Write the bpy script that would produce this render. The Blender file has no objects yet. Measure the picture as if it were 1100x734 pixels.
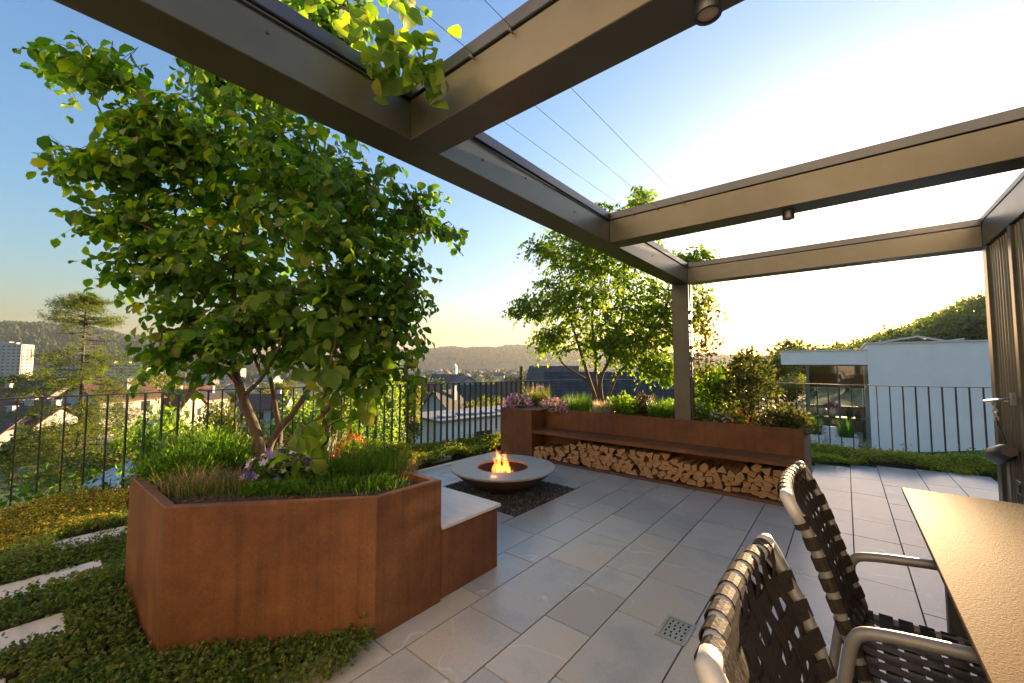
import bpy, math, random
import numpy as np
from mathutils import Vector, Matrix
random.seed(7); RNG = np.random.default_rng(11)
SC = bpy.context.scene
COL = SC.collection
PI = math.pi
# ------------------------------------------------------------------ camera
F = 434.0; CX, CY = 550.0, 367.0
TILT = math.atan(25/434.0); YAW = math.atan2(358, math.hypot(434, 25)); EYE = 1.45
VH = np.array([-math.sin(YAW), math.cos(YAW), 0]); RT = np.array([math.cos(YAW), math.sin(YAW), 0]); UPZ = np.array([0, 0, 1.0])
VD = math.cos(TILT)*VH + math.sin(TILT)*UPZ
UPV = -math.sin(TILT)*VH + math.cos(TILT)*UPZ
CAM = np.array([0, 0, EYE])
cd = bpy.data.cameras.new('camera'); cam = bpy.data.objects.new('camera', cd); COL.objects.link(cam)
cd.sensor_fit = 'HORIZONTAL'; cd.sensor_width = 36; cd.lens = 36*F/1100; cd.clip_start = 0.05; cd.clip_end = 30000
M = Matrix(((RT[0], UPV[0], -VD[0], 0), (RT[1], UPV[1], -VD[1], 0), (RT[2], UPV[2], -VD[2], EYE), (0, 0, 0, 1)))
cam.matrix_world = M
SC.camera = cam

def at(px, py, depth):
    """world point seen in that direction, `depth` metres ahead (horizontal distance along the view)"""
    d = VD*F + RT*(px-CX) - UPV*(py-CY)
    k = depth/float(d @ VH)
    return CAM + d*k
def gnd(px, py, z=0.0):
    d = VD*F + RT*(px-CX) - UPV*(py-CY)
    return CAM + d*((z-EYE)/d[2])
def flat(px, depth):
    p = at(px, CY, depth); return float(p[0]), float(p[1])

# ------------------------------------------------------------------ materials
def base_mat(name):
    m = bpy.data.materials.new(name); m.use_nodes = True
    nt = m.node_tree; b = nt.nodes['Principled BSDF']
    return m, nt, b
def ramp(nt, stops, interp='LINEAR'):
    r = nt.nodes.new('ShaderNodeValToRGB'); cr = r.color_ramp; cr.interpolation = interp
    while len(cr.elements) < len(stops): cr.elements.new(0.5)
    for e, (p, c) in zip(cr.elements, stops):
        e.position = p; e.color = (c[0], c[1], c[2], 1)
    return r
def noise(nt, scale, detail=5, rough=0.6, stretch=None, src='Object', dist=0.0):
    tc = nt.nodes.new('ShaderNodeTexCoord'); out = tc.outputs[src]
    if stretch:
        mp = nt.nodes.new('ShaderNodeMapping'); mp.inputs['Scale'].default_value = stretch
        nt.links.new(out, mp.inputs['Vector']); out = mp.outputs[0]
    n = nt.nodes.new('ShaderNodeTexNoise'); n.inputs['Scale'].default_value = scale
    n.inputs['Detail'].default_value = detail; n.inputs['Roughness'].default_value = rough; n.inputs['Distortion'].default_value = dist
    nt.links.new(out, n.inputs['Vector'])
    return n
def mixc(nt, a, b, fac, mode='MIX'):
    x = nt.nodes.new('ShaderNodeMix'); x.data_type = 'RGBA'; x.blend_type = mode
    for sock, v in ((x.inputs['Factor'], fac), (x.inputs['A'], a), (x.inputs['B'], b)):
        if hasattr(v, 'is_linked'): nt.links.new(v, sock)
        elif isinstance(v, (int, float)): sock.default_value = v
        else: sock.default_value = (v[0], v[1], v[2], 1)
    for o in x.outputs:
        if o.type == 'RGBA': return o
def surf(name, stops, scale=6, rough=(0.5, 0.7), metal=0.0, bump=0.15, bscale=None, stretch=None, detail=6, spec=0.5, bdist=0.02):
    m, nt, b = base_mat(name)
    n = noise(nt, scale, detail, stretch=stretch)
    r = ramp(nt, stops); nt.links.new(n.outputs['Fac'], r.inputs[0]); nt.links.new(r.outputs[0], b.inputs['Base Color'])
    mr = nt.nodes.new('ShaderNodeMapRange'); mr.inputs['To Min'].default_value = rough[0]; mr.inputs['To Max'].default_value = rough[1]
    nt.links.new(n.outputs['Fac'], mr.inputs['Value']); nt.links.new(mr.outputs[0], b.inputs['Roughness'])
    b.inputs['Metallic'].default_value = metal; b.inputs['Specular IOR Level'].default_value = spec
    if bump:
        n2 = noise(nt, bscale or scale*4, 4, stretch=stretch)
        bp = nt.nodes.new('ShaderNodeBump'); bp.inputs['Strength'].default_value = bump; bp.inputs['Distance'].default_value = bdist
        nt.links.new(n2.outputs['Fac'], bp.inputs['Height']); nt.links.new(bp.outputs[0], b.inputs['Normal'])
    return m
def foliage(name, stops, trans=0.45, tcol=(0.9, 1.0, 0.25), rough=0.45, tgain=2.8, spec=0.28, patch=None):
    m, nt, b = base_mat(name)
    g = nt.nodes.new('ShaderNodeNewGeometry'); r = ramp(nt, stops)
    nt.links.new(g.outputs['Random Per Island'], r.inputs[0]); col = r.outputs[0]
    if patch:
        n = noise(nt, patch[0], 3); pr_ = ramp(nt, [(patch[1], (0, 0, 0)), (patch[2], (1, 1, 1))])
        nt.links.new(n.outputs['Fac'], pr_.inputs[0]); col = mixc(nt, col, patch[3], pr_.outputs[0])
    nt.links.new(col, b.inputs['Base Color']); b.inputs['Roughness'].default_value = rough; b.inputs['Specular IOR Level'].default_value = spec
    t = nt.nodes.new('ShaderNodeBsdfTranslucent')
    c2 = mixc(nt, col, (tcol[0]*tgain, tcol[1]*tgain, tcol[2]*tgain), 1.0, 'MULTIPLY'); nt.links.new(c2, t.inputs[0])
    mx = nt.nodes.new('ShaderNodeMixShader'); mx.inputs[0].default_value = trans
    nt.links.new(b.outputs[0], mx.inputs[1]); nt.links.new(t.outputs[0], mx.inputs[2])
    nt.links.new(mx.outputs[0], nt.nodes['Material Output'].inputs[0])
    return m
def plain(name, c, rough=0.6, metal=0.0, spec=0.5):
    v = 0.12
    return surf(name, [(0.3, [x*(1-v) for x in c]), (0.7, [min(1, x*(1+v)) for x in c])], 5, (rough*0.9, min(1, rough*1.1)), metal, 0.04, 60, spec=spec, bdist=0.005)
MT = {}
def corten():
    m, nt, b = base_mat('corten_steel')
    n1 = noise(nt, 1.7, 8, 0.68, dist=0.4); n2 = noise(nt, 1.0, 6, 0.65, stretch=(16, 16, 0.55)); n3 = noise(nt, 90, 3, 0.7); n4 = noise(nt, 9, 6, 0.7)
    r1 = ramp(nt, [(0.25, (0.085, 0.034, 0.015)), (0.45, (0.145, 0.057, 0.02)), (0.58, (0.19, 0.078, 0.026)), (0.75, (0.25, 0.11, 0.04))])
    nt.links.new(n1.outputs['Fac'], r1.inputs[0])
    r2 = ramp(nt, [(0.3, (0.66, 0.63, 0.6)), (0.5, (0.97, 0.97, 0.97)), (0.62, (1.0, 1.0, 1.0)), (0.75, (1.22, 1.16, 1.08))]); nt.links.new(n2.outputs['Fac'], r2.inputs[0])
    c = mixc(nt, r1.outputs[0], r2.outputs[0], 0.8, 'MULTIPLY')
    r3 = ramp(nt, [(0.35, (0.78, 0.76, 0.74)), (0.65, (1.15, 1.12, 1.1))]); nt.links.new(n3.outputs['Fac'], r3.inputs[0])
    c = mixc(nt, c, r3.outputs[0], 0.7, 'MULTIPLY')
    r4 = ramp(nt, [(0.3, (0.72, 0.7, 0.7)), (0.55, (1.05, 1.02, 1.0)), (0.72, (1.3, 1.2, 1.1))]); nt.links.new(n4.outputs['Fac'], r4.inputs[0])
    c = mixc(nt, c, r4.outputs[0], 0.55, 'MULTIPLY')
    nt.links.new(c, b.inputs['Base Color']); b.inputs['Specular IOR Level'].default_value = 0.35
    mr = nt.nodes.new('ShaderNodeMapRange'); mr.inputs['To Min'].default_value = 0.45; mr.inputs['To Max'].default_value = 0.75
    nt.links.new(n4.outputs['Fac'], mr.inputs['Value']); nt.links.new(mr.outputs[0], b.inputs['Roughness'])
    bp = nt.nodes.new('ShaderNodeBump'); bp.inputs['Strength'].default_value = 0.18; bp.inputs['Distance'].default_value = 0.003
    nt.links.new(n3.outputs['Fac'], bp.inputs['Height']); nt.links.new(bp.outputs[0], b.inputs['Normal'])
    return m
MT['corten'] = corten()
def paver():
    m, nt, b = base_mat('sandstone_paver')
    g = nt.nodes.new('ShaderNodeNewGeometry')
    r = ramp(nt, [(0.0, (0.37, 0.37, 0.36)), (0.3, (0.46, 0.45, 0.42)), (0.6, (0.40, 0.395, 0.375)), (0.8, (0.48, 0.45, 0.395)), (1.0, (0.43, 0.425, 0.40))])
    nt.links.new(g.outputs['Random Per Island'], r.inputs[0])
    # offset coordinates for every slab so that no two carry the same figure
    tc = nt.nodes.new('ShaderNodeTexCoord'); sc = nt.nodes.new('ShaderNodeMath'); sc.operation = 'MULTIPLY'; sc.inputs[1].default_value = 57.0
    nt.links.new(g.outputs['Random Per Island'], sc.inputs[0])
    ad = nt.nodes.new('ShaderNodeVectorMath'); nt.links.new(tc.outputs['Object'], ad.inputs[0]); nt.links.new(sc.outputs[0], ad.inputs[1])
    def nz(scale, detail, rough, dist=0):
        n = nt.nodes.new('ShaderNodeTexNoise'); n.inputs['Scale'].default_value = scale; n.inputs['Detail'].default_value = detail
        n.inputs['Roughness'].default_value = rough; n.inputs['Distortion'].default_value = dist
        nt.links.new(ad.outputs[0], n.inputs['Vector']); return n
    n1 = nz(2.2, 6, 0.6, 0.6); n2 = nz(120, 3, 0.7); n3 = nz(1.15, 3, 0.5, 0.9)
    r1 = ramp(nt, [(0.3, (0.74, 0.77, 0.80)), (0.48, (1, 1, 1)), (0.6, (1.06, 1.0, 0.9)), (0.75, (1.12, 0.98, 0.8))]); nt.links.new(n1.outputs['Fac'], r1.inputs[0])
    c = mixc(nt, r.outputs[0], r1.outputs[0], 0.9, 'MULTIPLY')
    r2 = ramp(nt, [(0.3, (0.84, 0.84, 0.84)), (0.7, (1.14, 1.14, 1.14))]); nt.links.new(n2.outputs['Fac'], r2.inputs[0])
    c = mixc(nt, c, r2.outputs[0], 0.8, 'MULTIPLY')
    # quartz veins: a thin band of a distorted noise, broken up by a second one
    rv = ramp(nt, [(0.0, (0, 0, 0)), (0.493, (0, 0, 0)), (0.5, (1, 1, 1)), (0.507, (0, 0, 0)), (1.0, (0, 0, 0))]); nt.links.new(n3.outputs['Fac'], rv.inputs[0])
    rb = ramp(nt, [(0.47, (0, 0, 0)), (0.62, (0.85, 0.85, 0.85))]); nb = nz(2.9, 2, 0.5); nt.links.new(nb.outputs['Fac'], rb.inputs[0])
    vf = mixc(nt, rv.outputs[0], rb.outputs[0], 1.0, 'MULTIPLY')
    c = mixc(nt, c, (0.62, 0.61, 0.59), vf)
    nt.links.new(c, b.inputs['Base Color'])
    mr = nt.nodes.new('ShaderNodeMapRange'); mr.inputs['To Min'].default_value = 0.24; mr.inputs['To Max'].default_value = 0.42
    nt.links.new(n2.outputs['Fac'], mr.inputs['Value']); nt.links.new(mr.outputs[0], b.inputs['Roughness']); b.inputs['Specular IOR Level'].default_value = 0.75
    bp = nt.nodes.new('ShaderNodeBump'); bp.inputs['Strength'].default_value = 0.25; bp.inputs['Distance'].default_value = 0.003
    nt.links.new(n2.outputs['Fac'], bp.inputs['Height']); nt.links.new(bp.outputs[0], b.inputs['Normal'])
    return m
MT['paver'] = paver()
MT['joint'] = plain('joint_grit', (0.05, 0.048, 0.045), 0.9)
MT['steel'] = surf('bronze_coated_steel', [(0.3, (0.115, 0.106, 0.076)), (0.7, (0.155, 0.144, 0.108))], 3, (0.3, 0.44), 0.55, 0.05, 40, spec=0.5, bdist=0.002)
MT['cap'] = surf('dark_sheet_metal', [(0.3, (0.075, 0.08, 0.09)), (0.7, (0.10, 0.105, 0.115))], 4, (0.28, 0.4), 0.75, 0.04, 12, bdist=0.003)
MT['fence'] = surf('black_coated_steel', [(0.3, (0.025, 0.024, 0.022)), (0.7, (0.045, 0.042, 0.038))], 8, (0.35, 0.5), 0.2, 0.05, 60, bdist=0.001)
MT['alu'] = surf('champagne_aluminium', [(0.3, (0.19, 0.185, 0.175)), (0.7, (0.24, 0.235, 0.22))], 6, (0.42, 0.55), 0.4, 0.04, 80, bdist=0.001)
MT['webcap'] = surf('silver_end_cap', [(0.3, (0.44, 0.43, 0.41)), (0.7, (0.52, 0.51, 0.49))], 9, (0.42, 0.55), 0.2, 0.06, 60, bdist=0.001)
def webbing():
    m, nt, b = base_mat('brown_webbing')
    n = noise(nt, 130, 3, 0.7); r = ramp(nt, [(0.3, (0.008, 0.006, 0.005)), (0.55, (0.02, 0.014, 0.009)), (0.75, (0.055, 0.036, 0.02))])
    nt.links.new(n.outputs['Fac'], r.inputs[0]); nt.links.new(r.outputs[0], b.inputs['Base Color'])
    b.inputs['Roughness'].default_value = 0.68; b.inputs['Specular IOR Level'].default_value = 0.35
    bp = nt.nodes.new('ShaderNodeBump'); bp.inputs['Strength'].default_value = 0.6; bp.inputs['Distance'].default_value = 0.002
    nt.links.new(n.outputs['Fac'], bp.inputs['Height']); nt.links.new(bp.outputs[0], b.inputs['Normal'])
    return m
MT['web'] = webbing()
def tabletop():
    m, nt, b = base_mat('textured_ceramic_top')
    n = noise(nt, 120, 4, 0.7); r = ramp(nt, [(0.3, (0.12, 0.068, 0.027)), (0.7, (0.20, 0.118, 0.05))])
    nt.links.new(n.outputs['Fac'], r.inputs[0]); nt.links.new(r.outputs[0], b.inputs['Base Color'])
    b.inputs['Roughness'].default_value = 0.6; b.inputs['Specular IOR Level'].default_value = 0.012; b.inputs['Specular Tint'].default_value = (1, .72, .42, 1)  # gold specular tint imitates the reflection of a golden sky
    bp = nt.nodes.new('ShaderNodeBump'); bp.inputs['Strength'].default_value = 0.45; bp.inputs['Distance'].default_value = 0.0025
    nt.links.new(n.outputs['Fac'], bp.inputs['Height']); nt.links.new(bp.outputs[0], b.inputs['Normal'])
    return m
MT['table'] = tabletop()
MT['tabledark'] = plain('dark_edge_metal', (0.07, 0.062, 0.055), 0.45, 0.4)
MT['slab'] = surf('bench_stone', [(0.3, (0.50, 0.455, 0.40)), (0.5, (0.58, 0.53, 0.475)), (0.7, (0.65, 0.60, 0.54))], 5, (0.35, 0.5), 0, 0.1, 60, stretch=(0.5, 3, 3), bdist=0.002)
MT['pitring'] = surf('brushed_steel_ring', [(0.3, (0.29, 0.235, 0.175)), (0.7, (0.38, 0.31, 0.235))], 7, (0.36, 0.5), 0.1, 0.08, 50, bdist=0.002)
MT['pitbowl'] = surf('dark_rusty_bowl', [(0.3, (0.10, 0.05, 0.032)), (0.7, (0.18, 0.088, 0.055))], 5, (0.45, 0.6), 0.3, 0.1, 60, bdist=0.002)
MT['soot'] = plain('soot', (0.03, 0.024, 0.02), 0.9)
MT['gravel'] = foliage('dark_gravel', [(0, (0.035, 0.034, 0.035)), (0.5, (0.07, 0.067, 0.066)), (0.85, (0.13, 0.125, 0.12)), (1, (0.24, 0.23, 0.22))], 0.0, rough=0.7)
MT['soil'] = surf('dark_soil', [(0.3, (0.022, 0.015, 0.01)), (0.6, (0.05, 0.035, 0.022)), (0.8, (0.10, 0.075, 0.05))], 25, (0.9, 1), 0, 0.8, 40, bdist=0.03)
MT['bark'] = surf('smooth_bark', [(0.3, (0.05, 0.034, 0.022)), (0.55, (0.10, 0.07, 0.045)), (0.75, (0.16, 0.12, 0.08))], 14, (0.75, 0.9), 0, 0.5, 30, stretch=(3, 3, 0.7), bdist=0.01)
MT['wood_end'] = surf('split_wood_face', [(0.25, (0.20, 0.10, 0.04)), (0.5, (0.38, 0.21, 0.082)), (0.75, (0.54, 0.33, 0.145))], 5, (0.7, 0.85), 0, 0.3, 50, stretch=(1.5, 1, 6), bdist=0.004)
MT['wood_bark'] = surf('log_bark', [(0.3, (0.05, 0.03, 0.018)), (0.7, (0.17, 0.10, 0.055))], 18, (0.85, 0.95), 0, 0.6, 60, bdist=0.006)
LEAF_A = foliage('shade_tree_leaf', [(0, (0.022, 0.07, 0.009)), (0.4, (0.048, 0.125, 0.013)), (0.75, (0.085, 0.165, 0.018)), (0.95, (0.15, 0.21, 0.022)), (1, (0.18, 0.17, 0.03))], 0.5, (1.0, 1.0, 0.2))
LEAF_B = foliage('bright_tree_leaf', [(0, (0.055, 0.115, 0.016)), (0.5, (0.10, 0.175, 0.022)), (0.9, (0.16, 0.22, 0.03)), (1, (0.22, 0.2, 0.035))], 0.56, (1.0, 1.0, 0.2))
LEAF_DARK = foliage('dark_shrub_leaf', [(0, (0.03, 0.04, 0.014)), (0.5, (0.07, 0.07, 0.026)), (0.85, (0.12, 0.11, 0.045)), (1, (0.24, 0.21, 0.10))], 0.3)
LEAF_COPPER = foliage('copper_leaf', [(0, (0.05, 0.045, 0.02)), (0.6, (0.09, 0.08, 0.034)), (1, (0.15, 0.115, 0.05))], 0.35, (1.0, 0.85, 0.35), tgain=1.6)
LEAF_TOWN = foliage('town_tree_leaf', [(0, (0.03, 0.055, 0.016)), (0.5, (0.06, 0.085, 0.02)), (1, (0.12, 0.125, 0.03))], 0.35)
LEAF_YEL = foliage('sunny_tree_leaf', [(0, (0.06, 0.08, 0.015)), (0.5, (0.11, 0.12, 0.02)), (1, (0.2, 0.17, 0.03))], 0.4)
NEEDLE = foliage('larch_needle', [(0, (0.05, 0.085, 0.018)), (0.5, (0.095, 0.13, 0.022)), (0.9, (0.16, 0.165, 0.03)), (1, (0.2, 0.15, 0.04))], 0.35)
SEDUM = foliage('sedum_leaf', [(0, (0.03, 0.065, 0.012)), (0.4, (0.06, 0.12, 0.018)), (0.75, (0.11, 0.165, 0.024)), (0.93, (0.2, 0.2, 0.03)), (1, (0.18, 0.08, 0.03))], 0.35, rough=0.5, patch=(1.6, .5, .68, (0.16, 0.17, 0.03)))
SEDUM_G = foliage('lit_sedum_leaf', [(0, (0.07, 0.115, 0.016)), (0.4, (0.15, 0.2, 0.025)), (0.85, (0.28, 0.28, 0.03)), (1, (0.25, 0.13, 0.03))], 0.4, rough=0.5, patch=(1.6, .5, .68, (0.2, 0.18, 0.03)))  # brightened copy of SEDUM: sunlight on the shaded beds put into the leaf colour
TOWNWALL = plain('town_render', (0.40, 0.38, 0.355), 0.85)
SEDUM_Y = foliage('sunny_sedum_leaf', [(0, (0.08, 0.11, 0.015)), (0.35, (0.18, 0.18, 0.02)), (0.6, (0.4, 0.3, 0.03)), (0.92, (0.62, 0.42, 0.03)), (1, (0.3, 0.1, 0.03))], 0.35, rough=0.4)  # yellow of the flowers, with sunlight on the strip also put into the colour
GRASS = foliage('grass_blade', [(0, (0.035, 0.085, 0.014)), (0.6, (0.075, 0.14, 0.022)), (1, (0.14, 0.18, 0.035))], 0.4)
DRYGRASS = foliage('dry_grass_blade', [(0, (0.10, 0.085, 0.035)), (0.6, (0.2, 0.16, 0.07)), (1, (0.36, 0.28, 0.13))], 0.3, (1, 0.9, 0.5))
PALEGRASS = foliage('pale_plume', [(0, (0.28, 0.23, 0.15)), (1, (0.5, 0.42, 0.3))], 0.35, (1, 0.95, 0.8))
def petal(name, cols): return foliage(name, [(i/max(1, len(cols)-1), c) for i, c in enumerate(cols)], 0.35, (1, 0.95, 0.9), tgain=1.1)
PET = dict(violet=petal('violet_petal', [(0.07, 0.035, 0.26), (0.16, 0.09, 0.42), (0.62, 0.56, 0.72), (0.12, 0.05, 0.32)]),
           pink=petal('pink_petal', [(0.5, 0.17, 0.32), (0.62, 0.3, 0.45), (0.36, 0.13, 0.4), (0.7, 0.42, 0.42)]),
           orange=petal('orange_petal', [(0.7, 0.14, 0.02), (0.8, 0.24, 0.03), (0.6, 0.09, 0.02)]),
           yellow=petal('yellow_petal', [(0.8, 0.52, 0.03), (0.85, 0.6, 0.08)]),
           lavender=petal('lavender_petal', [(0.36, 0.33, 0.55), (0.5, 0.48, 0.66)]),
           white=petal('white_petal', [(0.6, 0.58, 0.5), (0.7, 0.68, 0.6)]),
           purple=petal('purple_petal', [(0.16, 0.06, 0.18), (0.3, 0.14, 0.34)]))
MT['white'] = surf('white_render', [(0.3, (0.76, 0.73, 0.68)), (0.7, (0.83, 0.80, 0.75))], 2, (0.75, 0.9), 0, 0.1, 60, bdist=0.004)
MT['bounce_wall'] = surf('bounce_render', [(0.3, (0.62, 0.60, 0.58)), (0.7, (0.68, 0.66, 0.64))], 2, (0.8, 0.9), 0, 0.1, 60, bdist=0.004)  # pale tone set for the sunlight bounced by the added house front
MT['cream'] = plain('cream_render', (0.40, 0.36, 0.30), 0.85)
MT['greywall'] = plain('grey_render', (0.42, 0.42, 0.42), 0.85)
def tiles(name, c, sc=3.5):
    m, nt, b = base_mat(name)
    n = noise(nt, 3, 5); r = ramp(nt, [(0.3, [x*0.7 for x in c]), (0.7, [x*1.25 for x in c])]); nt.links.new(n.outputs['Fac'], r.inputs[0])
    tc = nt.nodes.new('ShaderNodeTexCoord'); w = nt.nodes.new('ShaderNodeTexWave'); w.bands_direction = 'Z'; w.inputs['Scale'].default_value = sc; w.inputs['Distortion'].default_value = 0.6
    nt.links.new(tc.outputs['Object'], w.inputs['Vector'])
    r2 = ramp(nt, [(0.0, (0.55, 0.55, 0.55)), (0.35, (1, 1, 1))]); nt.links.new(w.outputs['Fac'], r2.inputs[0])
    cc = mixc(nt, r.outputs[0], r2.outputs[0], 0.8, 'MULTIPLY'); nt.links.new(cc, b.inputs['Base Color']); b.inputs['Roughness'].default_value = 0.8
    return m
MT['redtile'] = tiles('red_roof_tile', (0.27, 0.085, 0.05)); MT['browntile'] = tiles('brown_roof_tile', (0.15, 0.075, 0.05)); MT['darktile'] = tiles('dark_roof_tile', (0.065, 0.055, 0.055), 1.6)
MT['greyroof'] = plain('grey_flat_roof', (0.33, 0.31, 0.29), 0.9)
MT['window'] = plain('window_glass_dark', (0.045, 0.05, 0.06), 0.12, 0.0, 0.8)
MT['frame'] = plain('window_frame_grey', (0.10, 0.10, 0.10), 0.5)
MT['panelmetal'] = plain('pale_sheet_metal', (0.42, 0.45, 0.5), 0.35, 0.3)
MT['timber'] = surf('warm_timber', [(0.3, (0.34, 0.18, 0.07)), (0.7, (0.48, 0.27, 0.11))], 3, (0.5, 0.7), 0, 0.1, 40, stretch=(6, 1, 6))
MT['pot'] = plain('pale_fibre_pot', (0.5, 0.5, 0.49), 0.7)
MT['furn'] = plain('pale_furniture', (0.62, 0.61, 0.58), 0.7)
MT['darkfurn'] = plain('dark_furniture', (0.06, 0.05, 0.045), 0.6)
MT['drain'] = plain('stainless_drain', (0.42, 0.41, 0.37), 0.4, 0.6)
MT['hole'] = plain('drain_hole', (0.008, 0.008, 0.008), 0.95)
MT['lens'] = plain('lamp_lens', (0.45, 0.36, 0.26), 0.35)
MT['wire'] = plain('steel_wire', (0.22, 0.22, 0.23), 0.4, 0.7)
MT['cable'] = plain('black_cable', (0.015, 0.015, 0.016), 0.5)
MT['asphalt'] = plain('asphalt', (0.05, 0.05, 0.052), 0.9)
def glass():
    m = bpy.data.materials.new('clear_glazing'); m.use_nodes = True; nt = m.node_tree
    nt.nodes.remove(nt.nodes['Principled BSDF'])
    t = nt.nodes.new('ShaderNodeBsdfTransparent'); t.inputs[0].default_value = (0.86, 0.9, 0.88, 1)
    g = nt.nodes.new('ShaderNodeBsdfGlossy'); g.inputs['Roughness'].default_value = 0.02
    fr = nt.nodes.new('ShaderNodeFresnel'); fr.inputs[0].default_value = 1.5
    mx = nt.nodes.new('ShaderNodeMixShader'); nt.links.new(fr.outputs[0], mx.inputs[0]); nt.links.new(t.outputs[0], mx.inputs[1]); nt.links.new(g.outputs[0], mx.inputs[2])
    nt.links.new(mx.outputs[0], nt.nodes['Material Output'].inputs[0]); return m
MT['glass'] = glass()
def lawn():
    return surf('garden_land', [(0.25, (0.03, 0.055, 0.014)), (0.5, (0.06, 0.1, 0.02)), (0.72, (0.1, 0.125, 0.03))], 0.35, (0.9, 1), 0, 0.6, 9, detail=10, bdist=0.15)
MT['land'] = lawn()
MT['forest'] = foliage('forest_tree', [(0, (0.014, 0.034, 0.016)), (0.5, (0.026, 0.052, 0.02)), (1, (0.05, 0.075, 0.024))], 0.0, rough=0.9, spec=0.1)
MT['hill'] = surf('hill_forest_floor', [(0.3, (0.02, 0.036, 0.015)), (0.7, (0.05, 0.07, 0.022))], 0.01, (0.9, 1), 0, 0, detail=10, spec=0.1)

# ------------------------------------------------------------------ mesh helpers
class MB:
    def __init__(s): s.v = []; s.f = []; s.m = []; s.sm = []
    def add(s, verts, faces, mi=0, smooth=False):
        o = len(s.v); s.v.extend([tuple(map(float, p)) for p in verts])
        for f in faces: s.f.append(tuple(i+o for i in f)); s.m.append(mi); s.sm.append(smooth)
        return s
    def box(s, a, b, mi=0, ch=0.0):
        (x0, y0, z0), (x1, y1, z1) = a, b
        if ch <= 0:
            v = [(x0,y0,z0),(x1,y0,z0),(x1,y1,z0),(x0,y1,z0),(x0,y0,z1),(x1,y0,z1),(x1,y1,z1),(x0,y1,z1)]
            return s.add(v, [(3,2,1,0),(4,5,6,7),(0,1,5,4),(1,2,6,5),(2,3,7,6),(3,0,4,7)], mi)
        c = ch; v = []
        for z, i in ((z0, c), (z0+c, 0), (z1-c, 0), (z1, c)):
            k = c if i == 0 else c*1.6
            v += [(x0+k,y0+i,z),(x1-k,y0+i,z),(x1-i,y0+k,z),(x1-i,y1-k,z),(x1-k,y1-i,z),(x0+k,y1-i,z),(x0+i,y1-k,z),(x0+i,y0+k,z)]
        f = [tuple(range(7, -1, -1)), tuple(range(24, 32))]
        for r in range(3):
            for k in range(8): f.append((r*8+k, r*8+(k+1) % 8, (r+1)*8+(k+1) % 8, (r+1)*8+k))
        return s.add(v, f, mi)
    def obox(s, c, ax, ay, az, mi=0):
        """box from centre and three half-axis vectors"""
        c, ax, ay, az = map(np.array, (c, ax, ay, az))
        v = [c+sx*ax+sy*ay+sz*az for sz in (-1, 1) for sx, sy in ((-1,-1),(1,-1),(1,1),(-1,1))]
        return s.add(v, [(3,2,1,0),(4,5,6,7),(0,1,5,4),(1,2,6,5),(2,3,7,6),(3,0,4,7)], mi)
    def prism(s, pts, z0, z1, mi=0):
        n = len(pts); v = [(x, y, z0) for x, y in pts]+[(x, y, z1) for x, y in pts]
        f = [tuple(range(n-1, -1, -1)), tuple(range(n, 2*n))]+[(i, (i+1) % n, n+(i+1) % n, n+i) for i in range(n)]
        return s.add(v, f, mi)
    def tube(s, pts, rad, n=8, mi=0, caps=True, flat=None):
        P = [np.array(p, float) for p in pts]; R = rad if hasattr(rad, '__len__') else [rad]*len(P)
        T = []
        for i in range(len(P)):
            t = P[min(i+1, len(P)-1)]-P[max(i-1, 0)]; T.append(t/(np.linalg.norm(t)+1e-9))
        ref = np.array([0, 0, 1.0]) if abs(T[0][2]) < 0.9 else np.array([1.0, 0, 0])
        v = []
        for p, t, r in zip(P, T, R):
            a = ref-t*(ref@t); a /= np.linalg.norm(a)+1e-9; ref = a; b = np.cross(t, a)
            ra, rb = (r, r) if flat is None else (r*flat[0], r*flat[1])
            for k in range(n):
                q = 2*PI*k/n; v.append(p+a*ra*math.cos(q)+b*rb*math.sin(q))
        f = []
        for i in range(len(P)-1):
            for k in range(n): f.append((i*n+k, i*n+(k+1) % n, (i+1)*n+(k+1) % n, (i+1)*n+k))
        s.add(v, f, mi, True)
        if caps:
            o = len(s.v)-len(v)
            s.f.append(tuple(o+k for k in range(n-1, -1, -1))); s.m.append(mi); s.sm.append(False)
            s.f.append(tuple(o+(len(P)-1)*n+k for k in range(n))); s.m.append(mi); s.sm.append(False)
        return s
    def lathe(s, prof, c, n=48, mi=0, smooth=True):
        v = []; f = []
        for r, z in prof:
            for k in range(n): v.append((c[0]+r*math.cos(2*PI*k/n), c[1]+r*math.sin(2*PI*k/n), c[2]+z))
        for i in range(len(prof)-1):
            for k in range(n): f.append((i*n+k, i*n+(k+1) % n, (i+1)*n+(k+1) % n, (i+1)*n+k))
        return s.add(v, f, mi, smooth)
def link(name, me, parent=None):
    o = bpy.data.objects.new(name, me); COL.objects.link(o)
    if parent is not None: o.parent = parent
    return o
def mesh_np(name, V, F, mats, mi=None, smooth=None):
    me = bpy.data.meshes.new(name); me.from_pydata(np.asarray(V).tolist() if isinstance(V, np.ndarray) else V, [], F)
    for m in mats: me.materials.append(m)
    if mi is not None and len(mats) > 1: me.polygons.foreach_set('material_index', np.asarray(mi, np.int32))
    if smooth is True: me.polygons.foreach_set('use_smooth', np.ones(len(F), bool))
    elif smooth is not None and smooth is not False: me.polygons.foreach_set('use_smooth', np.asarray(smooth, bool))
    me.update(); return me
def tag(o, label=None, cat=None, group=None, kind=None):
    if label: o['label'] = label
    if cat: o['category'] = cat
    if group: o['group'] = group
    if kind: o['kind'] = kind
    return o
def empty(name, loc, label, cat, group=None, rz=0.0):
    o = bpy.data.objects.new(name, None); COL.objects.link(o); o.location = [float(x) for x in loc]; o.rotation_euler = (0, 0, rz)
    o.empty_display_size = 0.1
    return tag(o, label, cat, group)
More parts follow.
